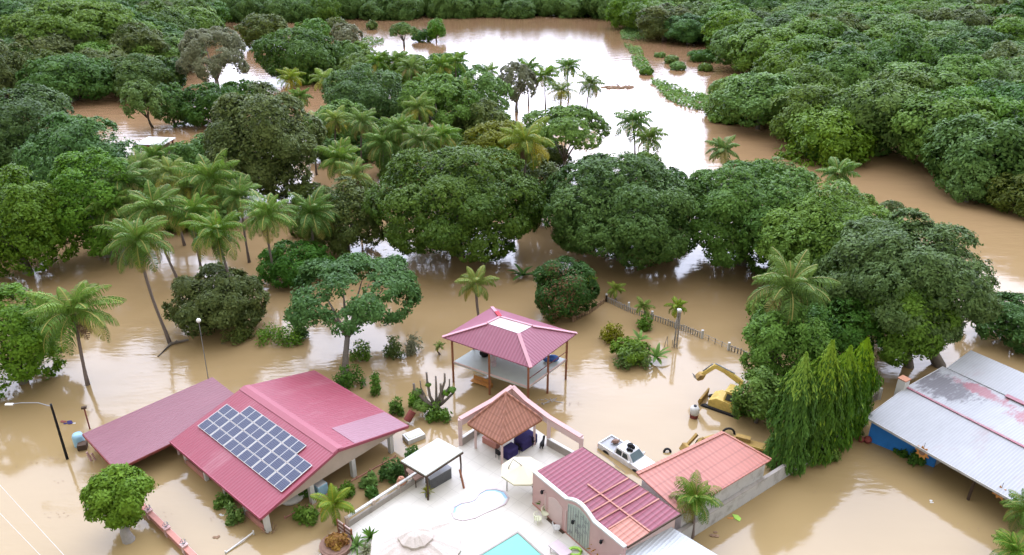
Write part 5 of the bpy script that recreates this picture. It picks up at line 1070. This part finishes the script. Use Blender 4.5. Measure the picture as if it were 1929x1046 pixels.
SH.part('wall', MB().prism([sp_(.3, .7, -1), sp_(.3, v2, -1), sp_(.3, v2, 3.8), sp_(.3, v1, 3.5), sp_(.3, .7, 2.45)], ud * .15), 'palewall')
SH.part('wall', MB().prism([sp_(5.2, 2.15, -1), sp_(5.2, v1, -1), sp_(5.2, v1, 3.45), sp_(5.2, 2.15, 2.8)], ud * .15).prism([sp_(.5, v3 - .3, -1), sp_(Ls, v3 - .3, -1), sp_(Ls, v3 - .3, 4.5), sp_(.5, v3 - .3, 4.5)], vd * .15), 'concrete')
for u in (9, 13.3, 17.5): SH.part('post', MB().beam(sp_(u, .6, -1), sp_(u, .6, z1 - .1), .16, .16), 'darkwood')
p = sp_(-.3, v1 - .2, 0); single('brick_chimney', 'white square pillar with a brick top at the corner of the grey roof', 'pillar', MB().box(p + UP * 2.1, (.7, .7, 4.6), SH.ang).box(p + UP * 4.45, (.8, .8, .1), SH.ang, 1), ['white', 'terra'], p)
for px, py, lb in ((1738, 852, 'orange sun-shaped wooden ornament under the middle of the shed eave'), (1884, 928, 'orange sun-shaped wooden ornament near the right edge of the view')):
    p = at(px, py, 2.15); th = Thing('sun_ornament', lb, 'ornament', p, SH.ang, 'sun-shaped ornaments under the shed eave'); mb = MB()
    fnx = -vd
    mb.prism([p + (ud * math.cos(i * math.pi / 9) + UP * math.sin(i * math.pi / 9)) * (.62 if i % 2 else .4) for i in range(18)], fnx * .06); th.part('rays', mb, 'orange')
    th.part('face', MB().prism([p + fnx * .06 + (ud * math.cos(i * math.pi / 8) + UP * math.sin(i * math.pi / 8)) * .24 for i in range(16)], fnx * .05), 'stone'); th.part('hook', MB().tube([p + UP * .4, p + UP * .95], .02, 5), 'steel')
p = at(1632, 815, 0); single('red_bundle', 'dark red bundle at the corner between the wall and the blue shed', 'bundle', MB().ball(sp_(.5, .2, .35), .35, 9).ball(sp_(.1, -.1, .25), .3, 8), 'maroon', p)
# ------------------------------------------------------------------ drowned white-roofed shelter on the left
a1 = at(252, 272, 2.4); a2 = at(306, 274, 2.4); sw = (a2 - a1); bk = Vector((-sw.y, sw.x, 0)).normalized() * 5
th = Thing('flooded_shelter', 'small drowned shelter with a white roof and red posts between the trees', 'shelter', (*a1[:2], 0))
th.part('roof', MB().prism([a1, a2, a2 + bk + UP * .3, a1 + bk + UP * .3], (0, 0, -.12)), 'white'); th.part('roof_lip', MB().beam(a1 - UP * .1, a2 - UP * .1, .1, .25), 'steel')
for k in (.1, .5, .9):
    q = a1.lerp(a2, k); th.part('post', MB().beam((q.x, q.y, -1), (q.x, q.y, 2.3), .35, .35), 'maroon'); q = q + bk * .9; th.part('post', MB().beam((q.x, q.y, -1), (q.x, q.y, 2.3), .35, .35), 'maroon')
th.part('wall', MB().prism([a1 + bk * .5 - UP * 3.4, a2 + bk * .5 - UP * 3.4, a2 + bk * .5 - UP * .1, a1 + bk * .5 - UP * .1], bk * .05), 'concrete')
p = at(205 / 3.86 + 100, 500); p = at(150, 176); single('drowned_hut', 'tiny pale object by the waterline left of the flooded clearing', 'shelter', MB().box(p + UP * .6, (3, 2, 1.2), 10).box(p + UP * 1.3, (3.4, 2.4, .15), 10), 'clear', p)

# ------------------------------------------------------------------ fences of the flooded yard
def picket(pts, label, h, mat, cat='fence', step=.55, name='picket_fence', posts=3, pm='white'):
    P_ = [at(*q) for q in pts]; th = Thing(name, label, cat, P_[0]); mb = MB(); rl_ = MB()
    for a, c_ in zip(P_[:-1], P_[1:]):
        n = max(2, int((c_ - a).length / step)); rl_.beam(a + UP * h * .8, c_ + UP * h * .8, .06, .08)
        for i in range(n): q = a.lerp(c_, i / n); mb.beam(q - UP, q + UP * h * random.Random(i + n).uniform(.9, 1.1), .12, .07)
    th.part('pickets', mb, mat); th.part('rail', rl_, mat)
    for i in range(posts):
        k = i / max(1, posts - 1); q = P_[0].lerp(P_[-1], k); th.part('post', MB().beam(q - UP, q + UP * (h + .25), .24, .24), pm)
picket([(1142, 568), (1183, 588), (1230, 603), (1258, 613), (1322, 637)], 'greyish concrete picket fence running down from the young palms', .75, 'concrete', step=.28, posts=5)
picket([(1142, 568), (1110, 592), (1080, 606)], 'rotten brushwood fence behind the round bush', .6, 'debris', step=.35, posts=2, pm='debris')
picket([(1372, 660), (1395, 668), (1425, 682)], 'short picket fence vanishing into the trees by the excavator', .7, 'concrete', step=.28, posts=2)
picket([(1615, 752), (1640, 760), (1655, 752)], 'short grey fence between the mast trees and the shed', 1.0, 'concrete', step=.3, posts=2)
a, c_ = at(1322, 637), at(1372, 660); mb = MB()
for z_ in (.3, .6): mb.tube([a + UP * z_, c_ + UP * z_], .02, 5)
for k in range(5): q = a.lerp(c_, k / 4); mb.tube([q - UP, q + UP * .7], .04, 5)
single('wire_fence', 'thin wire fence between two stretches of pickets', 'fence', mb, 'steel', a)
p = at(1272, 655); th = Thing('lattice_post', 'pale lattice post with dry vines rising by the fence', 'post', p); z_ = zat(p.y, 585); mb = MB()
for dx, dy in ((-.16, -.16), (.16, -.16), (.16, .16), (-.16, .16)): mb.beam(p + Vector((dx, dy, -1)), p + Vector((dx * .8, dy * .8, z_)), .06, .06)
for i in range(12):
    h0 = z_ * i / 12; h1 = z_ * (i + 1) / 12; s = 1 if i % 2 else -1; mb.beam(p + Vector((-.16 * s, -.16, h0)), p + Vector((.16 * s, -.16, h1)), .04, .04); mb.beam(p + Vector((-.16, -.16 * s, h0)), p + Vector((-.16, .16 * s, h1)), .04, .04)
th.part('frame', mb, 'palebark'); th.part('cap', MB().box(p + UP * z_, (.4, .4, .25), 0), 'white')
p = at(1250, 655); th.part('twigs', MB().tube([p - UP * .3, p + Vector((.3, 0, 1.4))], .03, 5).tube([p + Vector((.5, 0, -.3)), p + Vector((.3, 0, 1.3))], .03, 5).tube([p + Vector((.9, 0, -.3)), p + Vector((.9, 0, 1.0))], .03, 5), 'palebark')

# ------------------------------------------------------------------ white double-cab pickup in the water
pf, pb_ = at(1212, 880, .1), at(1152, 842, .1); dvh = (pf - pb_).normalized(); angc = math.degrees(math.atan2(dvh.y, dvh.x)); cpos = (pf + pb_) / 2; cpos.z = -.62
CAR = Thing('pickup_truck', 'white double-cab pickup standing in water up to its wheels behind the crimson roof', 'pickup', cpos, angc)
def prof(mb, pts, y0, y1, mi=0): mb.prism([CAR.w(x, y0, z) for x, z in pts], d2(angc + 90) * (y1 - y0), mi)
mb = MB(); prof(mb, [(-2.55, .45), (2.5, .4), (2.6, .6), (2.55, .92), (2.3, 1.06), (1.15, 1.14), (-.85, 1.14), (-.85, .98), (-2.55, .98)], -.88, .88); CAR.part('body', mb, 'carwhite', bevel=.06)
mb = MB(); prof(mb, [(-2.5, .98), (-.9, .98), (-.9, 1.14), (-2.5, 1.14)], -.88, -.8); prof(mb, [(-2.5, .98), (-.9, .98), (-.9, 1.14), (-2.5, 1.14)], .8, .88); prof(mb, [(-2.55, .98), (-2.47, .98), (-2.47, 1.14), (-2.55, 1.14)], -.88, .88); CAR.part('bed_walls', mb, 'carwhite')
mb = MB(); pts = [(-.82, 1.13), (1.2, 1.13), (.62, 1.72), (-.66, 1.74)]; a4 = [CAR.w(x, -.8 if z < 1.5 else -.66, z) for x, z in pts]; b4 = [CAR.w(x, .8 if z < 1.5 else .66, z) for x, z in pts]
for f_ in ((a4[0], a4[1], a4[2], a4[3]), (b4[3], b4[2], b4[1], b4[0]), (a4[1], b4[1], b4[2], a4[2]), (a4[0], a4[3], b4[3], b4[0]), (a4[3], a4[2], b4[2], b4[3])): mb.face(f_)
CAR.part('cab', mb, 'carwhite'); e_ = .012
ws = [CAR.w(1.16, -.7, 1.2), CAR.w(1.16, .7, 1.2), CAR.w(.7, .58, 1.66), CAR.w(.7, -.58, 1.66)]; CAR.part('windscreen', MB().prism([p + d2(angc) * .02 + UP * .015 for p in ws], d2(angc) * .01), 'glasslight')
for s in (-1, 1):
    for x0, x1 in ((-.62, -.02), (.08, .72)):
        x1t = x1 - (.22 if x1 > .5 else .02); q = [CAR.w(x0, s * .797, 1.2), CAR.w(x1, s * .797, 1.2), CAR.w(x1t, s * .7, 1.6), CAR.w(x0 + .02, s * .7, 1.6)]; CAR.part('side_window', MB().prism([p + d2(angc + 90) * s * .006 for p in q], d2(angc + 90) * s * .012), 'glass')
    for x in (-1.6, 1.65):
        c0 = CAR.w(x, s * .84, .38); wh = CAR.part('wheel', MB().tube([c0 - d2(angc + 90) * s * .12, c0 + d2(angc + 90) * s * .1], .37, 18), 'rubber'); CAR.part('rim', MB().tube([c0 + d2(angc + 90) * s * .08, c0 + d2(angc + 90) * s * .115], .2, 12), 'steel', parent=wh)
        CAR.part('wheel_arch', MB().prism([c0 + d2(angc + 90) * s * .035 + d2(angc) * .47 * math.cos(k_ * math.pi / 10) + UP * .47 * math.sin(k_ * math.pi / 10) for k_ in range(11)], d2(angc + 90) * s * .012), 'rubber')
    CAR.part('headlight', MB().box(CAR.w(2.56, s * .68, .82), (.08, .3, .16), angc), 'glasslight'); CAR.part('tail_light', MB().box(CAR.w(-2.56, s * .8, .85), (.05, .12, .3), angc), 'red'); CAR.part('side_mirror', MB().box(CAR.w(.95, s * .98, 1.2), (.12, .2, .16), angc), 'carwhite')
CAR.part('cargo_bed', MB().box(CAR.w(-1.68, 0, 1.0), (1.5, 1.5, .03), angc), 'steel')
for x, y, lb, sz in ((.15, .1, 'black bundle on the cab roof of the white pickup', .3), (.35, -.35, 'flat dark bag beside the black bundle on the pickup roof', .22)):
    p = CAR.w(x, y, 1.74); single('roof_bundle', lb, 'bundle', MB().ball(p + UP * sz * .7, sz, 9, 0, (1, .8, .8)).ball(p + Vector((.25, -.1, .1)), sz * .6, 8), 'black', p)
p = CAR.w(-1.6, .3, 1.03); single('cargo_bundle', 'brown bundle lying in the bed of the white pickup', 'bundle', MB().ball(p + UP * .2, .28, 9, 0, (1.3, .8, .7)).tube([p + Vector((-.4, 0, .1)), p + Vector((.4, .2, .25))], .05, 5), 'stone', p)
# white tank, excavator, loader, yard scraps
p = at(1307, 786); th = Thing('water_tank', 'white round tank with a black lid over a dark red base, alone in the yard', 'tank', p)
th.part('tank', MB().lathe(p, [(0, .35), (.36, .35), (.42, .5), (.42, .95), (.3, 1.15), (.12, 1.22), (0, 1.22)], 18), 'white', smooth=True); th.part('lid', MB().lathe(p + UP * 1.2, [(0, 0), (.15, 0), (.15, .1), (0, .11)], 12), 'black'); th.part('base', MB().lathe(p, [(0, -.6), (.36, -.6), (.38, .34), (0, .35)], 14), 'maroon')
ep = at(1362, 766); EX = Thing('excavator', 'yellow backhoe excavator half drowned beside the leafy trees', 'excavator', ep, -35); X = EX.w
EX.part('body', MB().prism([X(-1.2, -.9, .15), X(1.7, -.9, .15), X(1.7, -.9, 1.1), X(-.5, -.9, 1.2), X(-1.2, -.9, .75)], d2(55) * 1.8), 'yellow', bevel=.05)
EX.part('cab', MB().prism([X(.1, -.75, 1.1), X(1.3, -.75, 1.1), X(1.2, -.7, 2.2), X(.3, -.7, 2.2)], d2(55) * 1.3), 'yellow', bevel=.05)
EX.part('cab_window', MB().prism([X(.3, -.79, 1.3), X(1.1, -.79, 1.3), X(1.05, -.75, 2.0), X(.42, -.75, 2.0)], d2(55) * .03), 'glass'); EX.part('cab_window', MB().prism([X(.12, -.5, 1.3), X(.12, .3, 1.3), X(.27, .25, 2.0), X(.27, -.45, 2.0)], d2(-35) * -.03), 'glass')
EX.part('roof', MB().prism([X(.2, -.8, 2.2), X(1.35, -.8, 2.2), X(1.35, .65, 2.2), X(.2, .65, 2.2)], UP * .08), 'yellow')
for s in (-.95, .95):
    EX.part('track', MB().prism([X(-1.5, s - .2, -.3), X(1.6, s - .2, -.3), X(1.9, s - .2, 0), X(1.6, s - .2, .2), X(-1.5, s - .2, .2), X(-1.8, s - .2, 0)], d2(55) * .4), 'rubber')
EX.part('blade', MB().prism([X(-1.9, -1.1, -.2), X(-2.1, -1.1, .4), X(-1.95, -1.1, .75), X(-1.8, -1.1, .7)], d2(55) * 2.2), 'ochre')
jb = X(1.0, .9, 1.4); j0 = at(1398, 722, 2.4); j1 = at(1349, 690, 3.5); j2 = at(1324, 705, 2.3); j3 = at(1306, 694, 1.6)
mb = MB().beam(jb, j0, .32, .45).beam(j0, j0.lerp(j1, .6) + UP * .12, .3, .5).beam(j0.lerp(j1, .6) + UP * .12, j1, .28, .42); EX.part('boom', mb, 'yellow', bevel=.03)
EX.part('stick', MB().beam(j1 + UP * .05, j2, .26, .36), 'yellow', bevel=.03); EX.part('hydraulic_ram', MB().tube([j0.lerp(j1, .3) + UP * .5, j1 + Vector((-.1, 0, .3))], .07, 8).tube([j1 + Vector((-.35, 0, .25)), j2 + Vector((0, .1, .3))], .06, 8), 'steel')
EX.part('bucket', MB().prism([j2 + Vector(q) for q in ((.2, -.35, .1), (-.3, -.35, .05), (-.65, -.35, -.35), (-.5, -.35, -.55), (.0, -.35, -.4))], (0, .7, 0)), 'ochre')
mb = MB()
for i in range(4): q = j2 + Vector((-.6, -.3 + i * .2, -.4)); mb.beam(q, q + Vector((-.3, 0, .28)), .07, .05)
EX.part('teeth', mb, 'steel')
lp = at(1312, 858); LO = Thing('wheel_loader', 'rusty yellow loader bucket and frame showing behind the orange roof', 'loader', lp, 25); X = LO.w
LO.part('bucket', MB().prism([X(-.9, -.8, .0), X(-1.2, -.8, .5), X(-.9, -.8, 1.0), X(-.55, -.8, .9), X(-.5, -.8, .1)], d2(115) * 1.7), 'ochre'); LO.part('arm', MB().beam(X(-.6, 0, .7), X(.5, .1, 1.5), .22, .3).beam(X(.5, .1, 1.5), X(1.3, .1, .9), .22, .3).beam(X(-.6, .7, .7), X(.5, .8, 1.5), .2, .28), 'ochre')
LO.part('body', MB().box(X(1.6, .3, .4), (1.8, 1.2, .9), 25), 'ochre', bevel=.05)
for s in (-.4, 1.0): LO.part('wheel', MB().tube([X(1.2, s - .15, .15), X(1.2, s + .15, .15)], .5, 16), 'rubber')
lp = at(1420, 846); t2 = Thing('old_trailer', 'long ochre trailer frame with dark debris right of the orange roof', 'trailer', lp, -25); X = t2.w
t2.part('bed', MB().box(X(0, 0, .5), (3.6, .8, .12), -25).box(X(-1.0, .1, .75), (1.2, .5, .35), -25), 'ochre'); t2.part('beam', MB().beam(X(-1.8, -.4, .45), X(1.9, -.4, .45), .1, .2), 'yellow')
for x in (-1.2, 1.2): t2.part('wheel', MB().tube([X(x, -.5, .1), X(x, -.3, .1)], .35, 14), 'rubber')
r_ = random.Random(8)
for k, (px, py, lb) in enumerate(((1372, 818, 'half-sunk black tyre behind the peak of the orange roof'), (1257, 852, 'small black tyre in the still water above the orange roof'))):
    p = at(px, py); rad_ = .55 if k == 0 else .28; single('old_tyre', lb, 'tyre', MB().tube([p + Vector((rad_ * math.cos(i * .4), .1 * math.sin(i * .4), rad_ * math.sin(i * .4))) for i in range(17)], .1, 8), 'rubber', p, smooth=True)  # each ring is an old rubber tyre standing in the flood
for px, py, lb in ((1455, 845, 'heap of broken timber between the trailer and the mast trees'), (1470, 862, 'second heap of broken timber at the foot of the mast trees'), (1150, 741, 'broken pale planks floating at the pavilion corner')):
    if px == 1150: px, py = 1029, 766
    p = at(px, py); mb = MB()
    for i in range(12): q = p + Vector((r_.uniform(-.9, .9), r_.uniform(-.5, .5), r_.uniform(0, .5))); mb.beam(q, q + Vector((r_.uniform(-.8, .8), r_.uniform(-.5, .5), r_.uniform(-.2, .4))), .08, .05)
    single('broken_timber', lb, 'timber', mb, 'palebark' if px == 1029 else 'debris', p)
p = at(767, 800); single('rusty_drum', 'rusty drum tipped against the right corner of the house roof', 'drum', MB().tube([p + UP * .4, p + Vector((.5, .5, 1.1))], .35, 14), 'maroon', p)
p = at(1112, 858); single('fence_brush', 'line of thin green weeds along the back of the crimson-roofed building', 'weeds', MB().tube([at(1125, 850), at(1178, 890)], .03, 4), 'palebark', p)

# ------------------------------------------------------------------ thin haze over the valley
hm = bpy.data.materials.new('haze_air'); hm.use_nodes = True; t = hm.node_tree; t.nodes.clear()
ho = N(t, 'ShaderNodeOutputMaterial'); pv = N(t, 'ShaderNodeVolumePrincipled'); pv.inputs['Color'].default_value = (.86, .92, 1, 1); pv.inputs['Density'].default_value = .001; pv.inputs['Anisotropy'].default_value = .2
t.links.new(pv.outputs[0], ho.inputs['Volume']); M['haze'] = hm
o = mk('haze', MB().box((0, 850, 21.5), (3210, 2310, 50)), 'haze'); prop(o, kind='stuff')

# leaf litter and foam drifting in loose lines on the flood
rng = np.random.default_rng(21); P_ = []
for i in range(46):
    c = at(rng.uniform(20, 1900), rng.uniform(480, 1040)); a = rng.uniform(-.5, .3); ln = rng.uniform(.6, 4); n = int(rng.uniform(5, 26)); t_ = rng.uniform(-1, 1, n) * ln
    P_.append(np.column_stack([c.x + t_ * math.cos(a) + rng.normal(0, .18, n), c.y + t_ * math.sin(a) + rng.normal(0, .18, n), np.full(n, .02)]))
P_ = np.concatenate(P_); q = leaves(rng, P_, np.tile([0, 0, 1.], (len(P_), 1)), .055, .6, .05)
o = bpy.data.objects.new('floating_litter', np_mesh('floating_litter', q, 4, rng.uniform(0, 1, len(P_)), [M['debris']])); C.objects.link(o); prop(o, 'specks of leaf litter drifting on the brown flood water', 'litter', kind='stuff')
